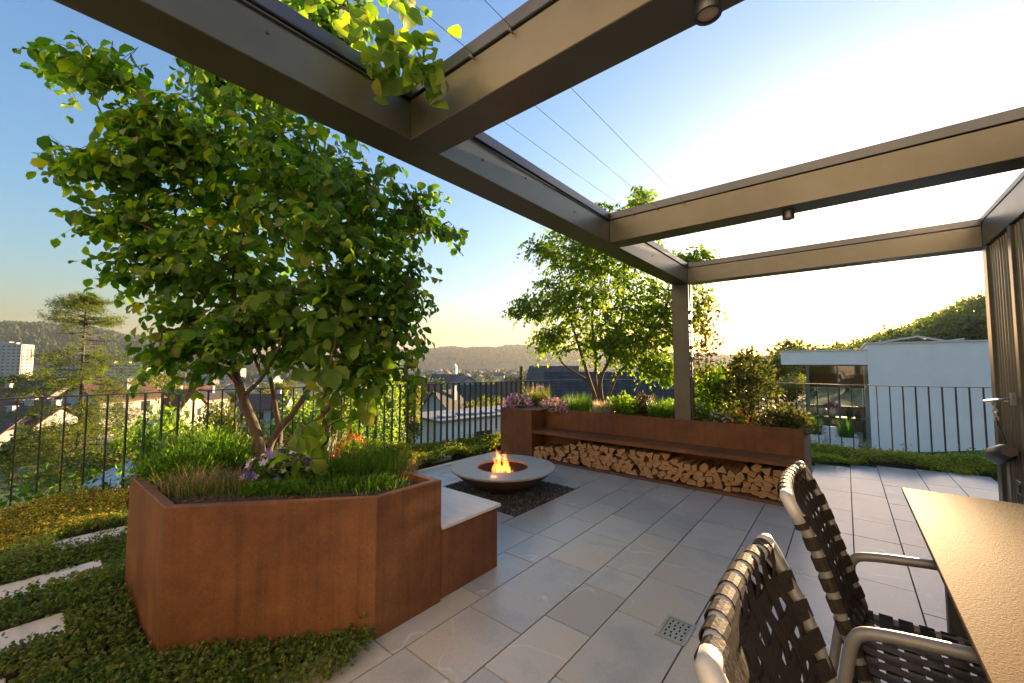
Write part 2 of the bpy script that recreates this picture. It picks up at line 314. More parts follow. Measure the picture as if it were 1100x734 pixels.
def origin_of(parent):
    L = np.zeros(3); p = parent
    while p is not None: L += np.array(p.location); p = p.parent
    return L
def put(name, mb, mats, parent=None, local=False, **k):
    """link the collected shape as ONE mesh; shapes are given in world coordinates unless local"""
    if not isinstance(mats, (list, tuple)): mats = [mats]
    V = np.array(mb.v)
    if parent is not None and not local: V = V-origin_of(parent)
    o = link(name, mesh_np(name, V, mb.f, mats, mb.m, mb.sm), parent)
    return tag(o, **k)
def copy_tree(o, parent=None):
    c = o.copy(); COL.objects.link(c); c.parent = parent
    for ch in list(o.children): copy_tree(ch, c)
    return c
def catmull(P, n):
    P = [np.array(p, float) for p in P]; Q = [2*P[0]-P[1]]+P+[2*P[-1]-P[-2]]; out = []
    for i in range(1, len(Q)-2):
        for k in range(n):
            t = k/n; a, b, c, d = Q[i-1], Q[i], Q[i+1], Q[i+2]
            out.append(0.5*((2*b)+(c-a)*t+(2*a-5*b+4*c-d)*t*t+(-a+3*b-3*c+d)*t**3))
    out.append(P[-1]); return out
def inpoly(x, y, poly):
    x = np.asarray(x); y = np.asarray(y); r = np.zeros(x.shape, bool); n = len(poly)
    for i in range(n):
        x0, y0 = poly[i]; x1, y1 = poly[(i+1) % n]
        c = ((y0 > y) != (y1 > y)) & (x < (x1-x0)*(y-y0)/((y1-y0) or 1e-9)+x0); r ^= c
    return r

# leaf templates: x across, y along, z out of the leaf
def tmpl_round():
    v = [(0,0,0),(0,.33,-.02),(0,.66,-.06),(0,1.02,-.24),(-.2,.13,.05),(-.43,.46,.10),(-.35,.80,-.02),(.2,.13,.05),(.43,.46,.12),(.35,.80,.0)]
    return np.array(v), [(0,1,4),(1,2,5,4),(2,3,6,5),(0,7,1),(1,7,8,2),(2,8,9,3)]
def tmpl_simple():
    v = [(0,0,0),(0,.5,-.04),(0,1,-.12),(-.33,.45,.05),(.33,.45,.05)]
    return np.array(v), [(0,1,3),(1,2,3),(0,4,1),(1,4,2)]
def tmpl_diamond():
    return np.array([(0,0,0),(-.34,.5,.05),(0,1,-.03),(.34,.5,.05)]), [(0,3,2,1)]
def tmpl_needle():
    return np.array([(0,0,0),(-.09,.5,0),(0,1,0),(.09,.5,0)]), [(0,3,2,1)]
def tmpl_blade():
    v = [(-.5,0,0),(.5,0,0),(-.42,.4,.0),(.42,.4,.0),(-.28,.75,.0),(.28,.75,.0),(0,1,.0)]
    return np.array(v, float), [(0,1,3,2),(2,3,5,4),(4,5,6)]
def tmpl_flower():
    v = [(0,0,0)]; f = []
    for k in range(5):
        a = 2*PI*k/5; c, s_ = math.cos, math.sin
        i = len(v); v += [(.32*c(a-.5), .32*s_(a-.5), .05), (.56*c(a-.28), .56*s_(a-.28), .1), (.56*c(a+.28), .56*s_(a+.28), .1), (.32*c(a+.5), .32*s_(a+.5), .05)]
        f.append((0, i, i+1, i+2, i+3))
    return np.array(v), f
def unit(a): return a/(np.linalg.norm(a, axis=-1, keepdims=True)+1e-9)
def cloud(P, D, N, S, tm, W=None):
    """many leaves: positions, axes, normals, lengths -> vertex array and face list"""
    tv, tf = tm; P = np.asarray(P, float); n = len(P); D = unit(D); B = unit(np.cross(D, N)); N = np.cross(B, D)
    S = np.broadcast_to(np.asarray(S, float), (n,)); W = S if W is None else np.broadcast_to(np.asarray(W, float), (n,))
    V = P[:, None]+tv[None, :, 0:1]*B[:, None]*W[:, None, None]+tv[None, :, 1:2]*D[:, None]*S[:, None, None]+tv[None, :, 2:3]*N[:, None]*S[:, None, None]
    k = len(tv); F_ = []
    base = np.arange(n)*k
    for f in tf: F_.append((base[:, None]+np.array(f)[None]).tolist())
    faces = [tuple(x) for i in range(n) for x in (F_[j][i] for j in range(len(tf)))]
    return V.reshape(-1, 3), faces
def join(parts):
    V = []; Fc = []; mi = []; o = 0
    for (v, f, m) in parts:
        V.append(np.asarray(v, float)); Fc += [tuple(i+o for i in q) for q in f]; mi += [m]*len(f); o += len(v)
    return np.concatenate(V), Fc, mi
def putcloud(name, parts, mats, parent=None, smooth=True, **k):
    V, Fc, mi = join(parts)
    if parent is not None: V = V-origin_of(parent)
    o = link(name, mesh_np(name, V, Fc, mats, mi, smooth), parent); return tag(o, **k)
def rdir(n, rng=RNG):
    return unit(rng.normal(size=(n, 3)))
# ================================================================== terrace
FENCE = catmull([(-6.36,-2.2),(-6.37,-1.0),(-6.36,.6),(-6.42,1.6),(-6.2,2.5),(-5.86,3.4),(-5.56,4.5),(-5.27,6.0),(-4.74,7.4),(-3.5,8.7),(-2.4,9.1),(-1.1,8.85),(.31,8.65),(1.0,8.8),(1.75,9.05),(2.6,9.3)], 12)
FENCE = [np.array([p[0], p[1]]) for p in FENCE]
edge = []
for i, p in enumerate(FENCE):
    t = FENCE[min(i+1, len(FENCE)-1)]-FENCE[max(i-1, 0)]; t = t/np.linalg.norm(t)
    edge.append((p[0]-t[1]*0.16, p[1]+t[0]*0.16))
roof_poly = edge+[(2.6, -2.2)]
put('roof_terrace', MB().prism(roof_poly, -5.5, -0.045), MT['greywall'], kind='structure')
put('planting_soil', MB().prism([(x*0.995, y*0.995) for x, y in roof_poly], -0.04, -0.012), MT['soil'], kind='structure')
# paving: real slabs with open joints
XE = [1.4, 1.0, .7, .295, 0, -.4, -.7, -1.1, -1.4, -1.8, -2.1, -2.5, -2.8, -3.2, -3.5, -3.9, -4.2, -4.6]
JY = {-1.4: [.75, 1.48, 2.0, 2.45, 2.75, 3.5, 4.1, 4.83], -1.8: [.4, 1.32, 1.78, 2.6, 3.2, 3.71, 4.38], -1.1: [.9, 1.65, 2.31, 2.8, 3.45, 4.1, 4.74],
      -.7: [3.15, 3.75, 4.42, 5.0, 5.56], -.4: [2.6, 3.51, 4.58, 5.3, 6.05, 6.8], 0: [2.4, 3.17, 3.7, 4.58, 5.08, 6.08, 6.9, 7.5], .295: [2.7, 3.42, 4.62, 5.3, 5.85, 6.7],
      -2.1: [1.25, 1.9, 2.45, 2.88, 3.4, 3.93, 4.5], -2.5: [2.3, 2.87, 3.66, 4.3]}
HOLE = (-3.76, 3.07, -2.485, 4.215)
def ymax(x):
    return float(np.interp(x, [-4.6, -4.2, -.45, .28, .86, 1.4], [5.35, 6.6, 7.35, 7.85, 8.0, 8.05]))
def sub(rects, h):
    out = []
    for (a, b, c, d) in rects:
        if c <= h[0] or a >= h[2] or d <= h[1] or b >= h[3]: out.append((a, b, c, d)); continue
        if a < h[0]: out.append((a, b, h[0], d))
        if c > h[2]: out.append((h[2], b, c, d))
        a2, c2 = max(a, h[0]), min(c, h[2])
        if b < h[1]: out.append((a2, b, c2, h[1]))
        if d > h[3]: out.append((a2, h[3], c2, d))
    return [r for r in out if r[2]-r[0] > .03 and r[3]-r[1] > .03]
pv = MB(); rr = random.Random(3)
PLANTER = [(-1.97,1.25),(-2.66,.49),(-3.58,.48),(-4.2,1.1),(-4.2,1.7),(-1.97,1.7)]
for i in range(len(XE)-1):
    x1, x0 = XE[i], XE[i+1]; ym = ymax((x0+x1)/2)
    ys = list(JY.get(x0, [])); lo = -1.6 if x0 > -2.15 else (1.2 if x0 > -2.2 else 1.72)
    y = ys[0] if ys else lo+rr.uniform(.2, .6)
    pre = []
    while y > lo: y -= rr.choice([.6, .7, .8, .9]); pre.append(y)
    cur = sorted([q for q in pre if q > lo]+[q for q in ys if q > lo]); y = cur[-1] if cur else lo
    while y < ym: y += rr.choice([.55, .65, .75, .85]); cur.append(y)
    cur = [lo]+[q for q in cur if lo+.05 < q < ym-.12]+[ym]
    g = .0042
    for a, b in zip(cur[:-1], cur[1:]):
        for r in sub([(x0, a, x1, b)], HOLE):
            z = rr.uniform(-.0008, .0008)
            pv.box((r[0]+g, r[1]+g, -.035), (r[2]-g, r[3]-g, z), 0)
put('patio_paving', pv, MT['paver'], kind='structure')
put('joint_sand', MB().box((-4.6, 1.72, -.038), (1.4, 8.0, -.0115)).box((-2.1, -1.6, -.038), (1.4, 1.715, -.0115)), MT['joint'], kind='structure')
# gravel bed under the fire bowl
n = 5200
P = np.column_stack([RNG.uniform(HOLE[0]+.01, HOLE[2]-.01, n), RNG.uniform(HOLE[1]+.01, HOLE[3]-.01, n), RNG.uniform(-.012, .004, n)])
oct_v = np.array([(1,0,0),(-1,0,0),(0,1,0),(0,-1,0),(0,0,1),(0,0,-1)], float); oct_f = [(0,2,4),(2,1,4),(1,3,4),(3,0,4),(2,0,5),(1,2,5),(3,1,5),(0,3,5)]
def pebbles(P, s0, s1):
    n = len(P); s_ = RNG.uniform(s0, s1, (n, 1, 1)); A = RNG.normal(size=(n, 3, 3)); Q = np.linalg.qr(A)[0]
    v = oct_v[None]*RNG.uniform(.6, 1.3, (n, 6, 1))*np.array([1, .8, .6]); v = np.einsum('nij,nkj->nki', Q, v)*s_+P[:, None]
    f = [tuple(i*6+k for k in q) for i in range(n) for q in oct_f]
    return v.reshape(-1, 3), f
v, f = pebbles(P, .008, .016)
tag(link('gravel_bed', mesh_np('gravel_bed', v, f, [MT['gravel']])), kind='stuff', label='square of dark gravel let into the paving under the fire bowl')
# ------------------------------------------------------------------ corten planter with bench box
pl = empty('corten_planter', (-3.0, 1.1, 0), 'large rust-brown weathered steel planter holding the multi-stemmed tree in the left foreground', 'planter')
HP = .735; TH = .045
cen = np.mean(PLANTER, axis=0)
def inset(poly, d):
    out = []; n = len(poly)
    for i in range(n):
        p0, p1, p2 = map(np.array, (poly[i-1], poly[i], poly[(i+1) % n]))
        a = (p1-p0)/np.linalg.norm(p1-p0); b = (p2-p1)/np.linalg.norm(p2-p1)
        na = np.array([-a[1], a[0]]); nb = np.array([-b[1], b[0]]); m = na+nb; m = m/(m@na)
        out.append(tuple(p1+m*d))
    return out
area = sum(PLANTER[i][0]*PLANTER[(i+1) % 6][1]-PLANTER[(i+1) % 6][0]*PLANTER[i][1] for i in range(6))
sgn = 1 if area > 0 else -1
INN = inset(PLANTER, TH*sgn); INN2 = inset(PLANTER, .006*sgn)
def shell(poly, inner, z0, z1):
    n = len(poly)
    for i in range(n):
        a, b = poly[i], poly[(i+1) % n]; c, d = inner[(i+1) % n], inner[i]
        mb = MB(); c0 = .004
        mb.add([(*a, z0), (*b, z0), (*b, z1-c0), (*a, z1-c0), (*INN2[i], z1), (*INN2[(i+1) % n], z1), (*c, z1), (*d, z1), (*c, z1-.03), (*d, z1-.03), (*c, z0), (*d, z0)],
               [(0,1,2,3), (3,2,5,4), (4,5,6,7), (7,6,10,11), (1,0,11,10)])
        put('wall_panel', mb, MT['corten'], pl)
shell(PLANTER, INN, 0.0, HP)
put('soil', MB().prism(INN, .1, .695), MT['soil'], pl)
bx = empty('corten_bench_box', (-2.4, 1.98, 0), 'low rust-brown steel bench box with pale stone seat beside the large planter', 'bench')
put('base', MB().box((-2.9, 1.716, 0.0), (-1.985, 2.245, .414), ch=.004), MT['corten'], bx)
put('seat', MB().box((-2.9, 1.712, .424), (-1.966, 2.262, .447), ch=.003), MT['slab'], bx)
# ------------------------------------------------------------------ long corten bench planter
lb = empty('corten_bench_planter', (-2.4, 5.7, 0), 'long rust-brown steel planter with built-in seat over the stacked firewood', 'planter')
X0, X1, YF, YB, YR, ZR = -4.38, -.378, 5.03, 5.40, 6.45, .755
blk = [(X0, YF), (-3.75, YF), (-3.75, YB)]
mb = MB().box((X0, YF, 0), (-3.752, YB+.03, ZR), ch=.004); put('end_block', mb, MT['corten'], lb)
mb = MB().box((-3.75, YB, .0), (X1-.004, YB+.03, ZR-.003), ch=.002); put('back_panel', mb, MT['corten'], lb)
mb = MB().box((X1-.034, YB+.031, 0), (X1, YR, ZR), ch=.003); put('side_panel', mb, MT['corten'], lb)
mb = MB().box((X0, YR+.002, 0), (X1, YR+.034, ZR)); put('rear_panel', mb, MT['corten'], lb)
mb = MB().box((X0, YB+.032, 0), (X0+.03, YR, ZR)); put('side_panel', mb, MT['corten'], lb)
mb = MB().box((-3.75, YF, .405), (X1-.03, YF+.02, .447)).box((-3.75, YF+.0, .449), (X1-.028, YB-.002, .456), ch=.002); put('seat', mb, MT['corten'], lb)
mb = MB().box((X1-.036, YF+.002, 0), (X1-.004, YB-.002, .403)); put('end_panel', mb, MT['corten'], lb)
mb = MB().box((-3.75, YF+.004, 0), (X1-.04, YF+.016, .032)).box((-3.75, YF+.02, .02), (X1-.04, YB-.004, .03)); put('base_plate', mb, MT['pitbowl'], lb)
put('soil', MB().box((X0+.032, YB+.034, .1), (X1-.036, YR-.002, .69)), MT['soil'], lb)
# ------------------------------------------------------------------ firewood: every split log is a thing
def clip(poly, a, b, c):
    out = []
    for i in range(len(poly)):
        p, q = poly[i], poly[(i+1) % len(poly)]; dp = a*p[0]+b*p[1]-c; dq = a*q[0]+b*q[1]-c
        if dp <= 0: out.append(p)
        if dp*dq < 0:
            t = dp/(dp-dq); out.append((p[0]+t*(q[0]-p[0]), p[1]+t*(q[1]-p[1])))
    return out
wr = random.Random(21); W0, W1, Z0 = -3.72, -.44, .034
def ztop(x): return .30+.03*math.sin(x*2.3+1)+.025*math.sin(x*6.1)-.06*max(0, min(1, (-2.9-x)/.7))+.04*max(0, min(1, (x+1.5)/.6))
sites = []
for r in range(6):
    x = W0+wr.uniform(0, .05)
    while x < W1:
        z = Z0+.034+r*.06+wr.uniform(-.018, .018)
        if z < ztop(x): sites.append((x, z))
        x += wr.uniform(.062, .115)
nlog = 0
for i, (sx, sz) in enumerate(sites):
    ra = wr.uniform(0, 2*PI); q0 = wr.uniform(.04, .062); poly = [(sx+q0*1.35*math.cos(ra+q)*wr.uniform(.85, 1.15), sz+q0*1.15*math.sin(ra+q)*wr.uniform(.85, 1.15)) for q in (.5, 2.3, 3.5, 5.6)]
    k = wr.random()
    if k < .5:   # wedges
        a = wr.uniform(0, 2*PI); w_ = wr.uniform(.8, 1.1); poly = [(sx+.076*w_*math.cos(a+q), sz+.066*w_*math.sin(a+q)) for q in (0, 1.9, 4.0)]
    for (ox, oz) in sites:
        if (ox, oz) != (sx, sz) and abs(ox-sx) < .25 and abs(oz-sz) < .2:
            a, b = ox-sx, oz-sz; poly = clip(poly, a, b, a*(ox+sx)/2+b*(oz+sz)/2+.002*math.hypot(a, b))
    poly = clip(poly, 0, -1, -Z0); poly = clip(poly, -1, 0, -(W0-.02)); poly = clip(poly, 1, 0, W1+.02)
    if len(poly) < 3: continue
    ar = abs(sum(poly[j][0]*poly[(j+1) % len(poly)][1]-poly[(j+1) % len(poly)][0]*poly[j][1] for j in range(len(poly))))/2
    if ar < .0011: continue
    y0 = YF+.06+wr.uniform(-.035, .05); n = len(poly); cx_ = sum(p[0] for p in poly)/n; cz_ = sum(p[1] for p in poly)/n
    # slightly ragged split end: bevel ring
    V = [(p[0]-cx_, 0.004, p[1]-cz_) for p in poly]; V2 = [((p[0]-cx_)*.93, -.004+wr.uniform(-.002, .002), (p[1]-cz_)*.93) for p in poly]
    V3 = [((p[0]-cx_)*.97, .28, (p[1]-cz_)*.97) for p in poly]
    mb = MB(); mb.add(V+V2+V3, [tuple(range(n, 2*n))]+[(j, (j+1) % n, n+(j+1) % n, n+j) for j in range(n)]+[((j+1) % n, j, 2*n+j, 2*n+(j+1) % n) for j in range(n)]+[tuple(range(3*n-1, 2*n-1, -1))])
    for q in range(1+n, 1+2*n):
        if wr.random() < .5: mb.m[q] = 1
    o = put('firewood_log', mb, [MT['wood_end'], MT['wood_bark']], label='split firewood log in the stack under the long rusty bench', cat='firewood', group='split logs stacked under the bench')
    o.location = (cx_, y0, cz_); nlog += 1
# ------------------------------------------------------------------ fire bowl
fb = empty('fire_bowl', (-3.1, 3.6, 0), 'wide round steel fire bowl with flat rim standing on the gravel square', 'fire pit')
bc = (-3.1, 3.6, 0)
put('bowl', MB().lathe([(.0, .012), (.17, .012), (.19, .03), (.30, .075), (.42, .14), (.52, .205), (.585, .258)], bc, 72), MT['pitbowl'], fb)
put('rim', MB().lathe([(.585, .258), (.6, .266), (.602, .278), (.597, .284), (.305, .284), (.295, .28), (.293, .262)], bc, 96, smooth=False), MT['pitring'], fb)
put('fire_basin', MB().lathe([(.296, .262), (.29, .2), (.26, .14), (.16, .11), (0, .105)], bc, 48), MT['soot'], fb)
v, f = pebbles(np.column_stack([bc[0]+RNG.normal(0, .1, 260).clip(-.22, .22), bc[1]+RNG.normal(0, .1, 260).clip(-.22, .22), RNG.uniform(.13, .17, 260)]), .012, .026)
tag(link('lava_stones', mesh_np('lava_stones', v, f, [MT['gravel']])), label='grey stones lying in the basin of the fire bowl', kind='stuff')
for k, (a, l, r_, dz) in enumerate([(.3, .17, .028, .185), (1.5, .16, .024, .20), (2.5, .15, .026, .19)]):
    c = np.array([bc[0]+.02*math.cos(a*3), bc[1]+.02*math.sin(a*3), dz]); d = np.array([math.cos(a), math.sin(a), .15])
    mb = MB().tube([c-d*l, c-d*l*.3+np.array([0, 0, .006]), c+d*l*.4, c+d*l], [r_*.9, r_, r_*1.05, r_*.8], 9)
    put('burning_log', mb, MT['wood_bark'], label='charred log burning in the round fire bowl', cat='firewood', group='logs in the fire bowl')
def flame_mat(name, col, em):
    m = bpy.data.materials.new(name); m.use_nodes = True; nt = m.node_tree; nt.nodes.remove(nt.nodes['Principled BSDF'])
    e = nt.nodes.new('ShaderNodeEmission'); e.inputs[0].default_value = (*col, 1); e.inputs[1].default_value = em
    nt.links.new(e.outputs[0], nt.nodes['Material Output'].inputs['Volume']); return m
FL_O = flame_mat('flame_orange', (1.0, .19, .02), 11); FL_Y = flame_mat('flame_yellow', (1.0, .33, .045), 8)
fire = empty('fire', (bc[0], bc[1], .16), 'orange flames rising from the round fire bowl', 'fire')
fr = random.Random(5)
for k, (dx, dy, h, r_) in enumerate((a_*1.35, b_*1.35, c_*1.0, d_*.7) for a_, b_, c_, d_ in [(0, 0, .25, .055), (-.045, -.02, .37, .05), (.05, .02, .21, .05), (.01, .05, .29, .045), (.09, -.02, .15, .04), (-.085, .02, .17, .04), (.035, -.05, .27, .04), (-.02, -.06, .18, .04), (.12, .04, .1, .035), (-.07, -.06, .28, .035), (.06, -.09, .13, .035)]):
    ph = fr.uniform(0, 6); pts = []; rad = []
    for j in range(10):
        t = j/9; pts.append((bc[0]+dx*(1-.25*t)+.05*t*math.sin(ph+t*6), bc[1]+dy*(1-.25*t)+.05*t*math.cos(ph*1.3+t*5), .15+h*t)); rad.append(r_*(1+.28*math.sin(ph*2+t*17))*max(.03, (math.sin(PI*(t*.78+.14)))**1.1*(1-t*.45)*(1-t**6)))
    put('flame', MB().tube(pts, rad, 10), FL_O, fire)
    if h > .2: put('flame_core', MB().tube([(p[0], p[1], .15+(p[2]-.15)*.55) for p in pts], [q*.5 for q in rad], 8), FL_Y, fire)
# ================================================================== pergola
pg = empty('pergola', (-1.63, 5.51, 0), 'bronze-grey steel pergola frame open to the sky above the terrace', 'pergola')
ZB, ZT, ZC = 2.5, 2.692, 2.757; XO, XI = -1.73, -1.53; XW = .985
put('post', MB().box((XO, 5.412, 0.0), (XI, 5.61, ZB-.002), ch=.004), MT['steel'], pg)
put('post_gap_shade', MB().box((XI+.002, 5.45, .7), (XI+.022, 5.475, ZB-.01)), MT['cap'], pg)  # dark strip standing in for the shadow gap along the post
def ibeam_y(mb, x0, x1, y0, y1): mb.box((x0, y0, ZB), (x1, y1, ZT), ch=.003)
mb = MB().box((XO, -2.2, ZB), (XI, 5.612, ZT), ch=.003); put('main_beam', mb, MT['steel'], pg)
mb = MB().box((XO-.012, -2.2, ZT+.002), (XI+.012, 5.622, ZC), ch=.004); put('beam_cap', mb, MT['cap'], pg)
BY = [(1.11, 1.285), (3.18, 3.375), (5.412, 5.608)]
for y0, y1 in BY:
    put('cross_beam', MB().box((XI+.002, y0, ZB), (XW, y1, ZT), ch=.003), MT['steel'], pg)
    put('beam_cap', MB().box((XI+.014, y0-.012, ZT+.002), (XW, y1+.012, ZC), ch=.004), MT['cap'], pg)
# bolts near the joints and the trellis wires with their eye screws
xs = [-1.31, -1.11, -.91]
for k, x in enumerate(xs):
    for (ya, yb) in ((1.285, 3.18), (-1.6, 1.11)):
        if x > .3 and ya > 0: continue
        put('trellis_wire', MB().tube([(x, ya, 2.700), (x, (ya+yb)/2, 2.694), (x, yb, 2.700)], .0012, 5), MT['wire'], pg)
    for y in (1.11, 3.18):
        if x < .75: put('eye_screw', MB().tube([(x, y+.004, 2.683), (x, y-.022, 2.683)], .0035, 6).tube([(x, y-.022+.008*math.sin(q), 2.683+.008*math.cos(q)) for q in np.linspace(0, 6.2, 9)], .002, 5), MT['wire'], pg)
for (x, y, z) in [(XI, 1.6, 2.60), (XI, 2.6, 2.60), (XI, 4.2, 2.6), (XI, .5, 2.62), (XI, 2.0, 2.64)]:
    put('bolt_head', MB().tube([(x-.002, y, z), (x+.006, y, z)], .006, 8), MT['cap'], pg)
for x in (-1.3, -.5, .3):
    put('bolt_head', MB().tube([(x, 5.414, 2.64), (x, 5.404, 2.64)], .006, 8), MT['cap'], pg)
cb = [(XI+.02, -1.0, 2.688), (XI+.018, .9, 2.690)]
put('power_cable', MB().tube([(XI+.006, -1.5, 2.678), (XI+.006, .3, 2.672), (XI+.006, 1.10, 2.681)], .004, 6).tube([(XI+.006, 1.29, 2.685), (XI+.007, 1.9, 2.672), (XI+.006, 2.5, 2.682), (XI+.006, 3.17, 2.684)], .004, 6), MT['cable'], pg)
for (x, y, lab) in [(-.265, 1.2, 'round black spotlight under the nearest cross beam at the top edge'), (-.262, 3.28, 'small cylindrical spotlight under the middle pergola cross beam')]:
    t = empty('ceiling_spotlight', (x, y, ZB), lab, 'spotlight')
    put('housing', MB().lathe([(.0, -.001), (.036, -.001), (.036, -.058), (.029, -.058), (.029, -.05)], (x, y, ZB), 28, smooth=False), MT['cap'], t)
    put('lens', MB().lathe([(.0295, -.05), (.02, -.053), (0, -.054)], (x, y, ZB), 28), MT['lens'], t)
# ------------------------------------------------------------------ right-hand wall
wl = empty('panelled_wall', (XW+.06, 5.1, 0), 'ribbed bronze metal wall with frame post at the right edge', 'wall')
put('frame_post', MB().box((XW+.002, 5.33, 0), (XW+.12, 5.45, ZB-.002), ch=.004), MT['steel'], wl)
put('frame_post', MB().box((XW+.002, 4.66, 0), (XW+.09, 4.735, ZB-.002), ch=.004), MT['steel'], wl)
put('frame_post', MB().box((XW+.002, 3.4, 0), (XW+.09, 3.5, ZB-.002), ch=.004), MT['steel'], wl)
put('wall_beam', MB().box((XW+.001, 1.0, ZB), (XW+.2, 5.608, ZT+.03), ch=.003), MT['steel'], wl)
put('roof_edge', MB().box((XW-.006, 1.0, ZT+.032), (XW+.2, 5.62, ZC+.012), ch=.004), MT['webcap'], wl)
for (ya, yb) in ((4.737, 5.328), (3.502, 4.658)):
    mb = MB(); n = int((yb-ya)/.012); V = []
    for k in range(n+1):
        y = ya+(yb-ya)*k/n; q = (y/.075) % 1.0; x = XW+.055-(.028 if q < .38 else 0)-(.006*math.sin(q*6))
        V += [(x, y, .02), (x, y, ZB-.01)]
    mb.add(V, [(2*k, 2*k+2, 2*k+3, 2*k+1) for k in range(n)]); put('ribbed_panel', mb, MT['steel'], wl)
put('back_sheet', MB().box((XW+.075, 1.0, 0), (XW+.088, 5.325, ZB-.004)), MT['steel'], wl)
put('socket', MB().box((XW+.018, 4.90, .44), (XW+.028, 5.02, .55), ch=.004).box((XW+.012, 4.925, .465), (XW+.019, 4.995, .525)), MT['tabledark'], wl)
put('upper_pane', MB().obox((XW+.16, 4.7, 3.0), (.004, 0, 0), (0, .25, .0), (0, .06, .24)), MT['cap'], wl)
br = empty('wall_bracket', (XW-.03, 5.1, 1.15), 'short metal rod with chain and eyes on the right-hand wall', 'bracket')
put('rod', MB().tube([(XW-.03, 5.52, 1.125), (XW-.03, 4.72, 1.195)], .012, 8).tube([(XW-.05, 4.82, 1.19), (XW-.012, 4.82, 1.19)], .008, 6), MT['wire'], br)
put('eye_plate', MB().tube([(XW-.03, 4.75+.02*math.sin(q), 1.2+.02*math.cos(q)) for q in np.linspace(0, 6.2, 10)], .006, 6).box((XW-.04, 4.68, 1.15), (XW-.02, 4.74, 1.24)), MT['wire'], br)
for k in range(5):
    z = 1.125-.03*k; y = 5.22-.012*k
    ax = (0, 1) if k % 2 else (1, 0)
    put('chain_link', MB().tube([(XW-.032+ax[0]*.012*math.cos(q), y+ax[1]*.012*math.cos(q), z+.02*math.sin(q)) for q in np.linspace(0, 6.28, 11)], .005, 6), MT['webcap'], br)
lp = empty('hanging_lamp', (XW-.05, 5.0, .84), 'dark many-sided lamp head hanging on a cable below the wall rod', 'lamp')
put('cable', MB().tube([(XW-.032, 5.17, .99), (XW-.034, 5.13, .95), (XW-.035, 5.02, .9), (XW-.035, 4.93, .83), (XW-.035, 4.92, .77)], .006, 6), MT['cable'], lp)
a = np.array([XW-.055, 5.20, .69]); b = np.array([XW-.055, 4.76, .80]); d = unit(b-a)
put('lamp_head', MB().tube([a, a+d*.02, a+d*.16, a+d*.30, b], [.05, .062, .078, .07, .045], 6), MT['tabledark'], lp)
put('lamp_glass', MB().tube([a-d*.006, a-d*.001], [.044, .047], 6), MT['lens'], lp)
put('drop_rod', MB().tube([(XW-.03, 4.93, .74), (XW-.03, 4.93, .06)], .011, 7), MT['alu'], lp)
# ------------------------------------------------------------------ unseen house front added behind the camera to bounce low sun onto the terrace
hs = empty('bounce_house_front', (-1, -2.3, 0), 'added unseen pale house front behind the camera that bounces sunlight onto the terrace', 'house')
FZ = 6.0; wx = [(-4.9, -3.7), (-2.0, -.6), (.9, 2.1)]
mb = MB(); xa = -6.2
for a, b in wx+[(4.2, 4.2)]:
    mb.box((xa, -2.6, 0), (a, -2.3, FZ)); xa = b
for a, b in wx: mb.box((a, -2.6, 2.25), (b, -2.3, 3.4)).box((a, -2.6, 4.9), (b, -2.3, FZ)).box((a, -2.6, 0), (b, -2.3, .06))
put('wall', mb, MT['bounce_wall'], hs)
for a, b in wx:
    for z0, z1 in ((.06, 2.25), (3.4, 4.9)):
        f_ = put('window', MB().box((a, -2.52, z0), (a+.06, -2.42, z1)).box((b-.06, -2.52, z0), (b, -2.42, z1)).box((a+.061, -2.52, z0), (b-.061, -2.42, z0+.06)).box((a+.061, -2.52, z1-.06), (b-.061, -2.42, z1)), MT['frame'], hs)
        put('pane', MB().box((a+.062, -2.49, z0+.062), (b-.062, -2.475, z1-.062)), MT['window'], f_)
put('roof_edge', MB().box((-6.4, -2.8, FZ+.002), (4.4, -2.1, FZ+.2)), MT['cap'], hs)
# ------------------------------------------------------------------ railings
def arc(pts):
    L = [0.0]
    for a, b in zip(pts[:-1], pts[1:]): L.append(L[-1]+float(np.linalg.norm(b-a)))
    return L
FL = arc(FENCE)
def fpt(s_):
    x = float(np.interp(s_, FL, [p[0] for p in FENCE])); y = float(np.interp(s_, FL, [p[1] for p in FENCE]))
    e = .03; x2 = float(np.interp(s_+e, FL, [p[0] for p in FENCE])); y2 = float(np.interp(s_+e, FL, [p[1] for p in FENCE]))
    t = np.array([x2-x, y2-y]); return np.array([x, y]), t/(np.linalg.norm(t)+1e-9)
iS = min(range(len(FENCE)), key=lambda i: np.linalg.norm(FENCE[i]-np.array([-4.95, 6.95])))
def railing(s0, s1, gap0, gap1, label, hd=.028):
    p0, _ = fpt(s0); t = empty('terrace_railing', (p0[0], p0[1], 0), label, 'railing', 'terrace railings')
    mb = MB(); pts = []; n = int((s1-s0)/.12)
    V = []
    for k in range(n+1):
        p, d = fpt(s0+(s1-s0)*k/n); q = np.array([-d[1], d[0]])
        for a, z in ((-.029, 1.112), (.029, 1.112), (.029, 1.124), (-.029, 1.124)): V.append((p[0]+q[0]*a, p[1]+q[1]*a, z))
    mb.add(V, [(4*k+j, 4*k+(j+1) % 4, 4*k+4+(j+1) % 4, 4*k+4+j) for k in range(n) for j in range(4)])
    put('top_rail', mb, MT['fence'], t)
    bar = None; s_ = s0+.03; cnt = 0
    while s_ < s1-.02 and cnt < 100:
        p, d = fpt(s_)
        if bar is None:
            b_ = MB().box((-.006, -hd, .02), (.006, hd, 1.1105)); bar = put('bar', b_, MT['fence'], t, local=True); o = bar
        else:
            o = bar.copy(); COL.objects.link(o); o.parent = t
        o.location = (p[0]-p0[0], p[1]-p0[1], 0); o.rotation_euler = (0, 0, math.atan2(d[1], d[0])); cnt += 1
        f_ = (s_-s0)/(s1-s0); s_ += float(np.interp(f_, [0, .35, .5, 1], gap0 if isinstance(gap0, list) else [gap0, gap0, gap1, gap1]))
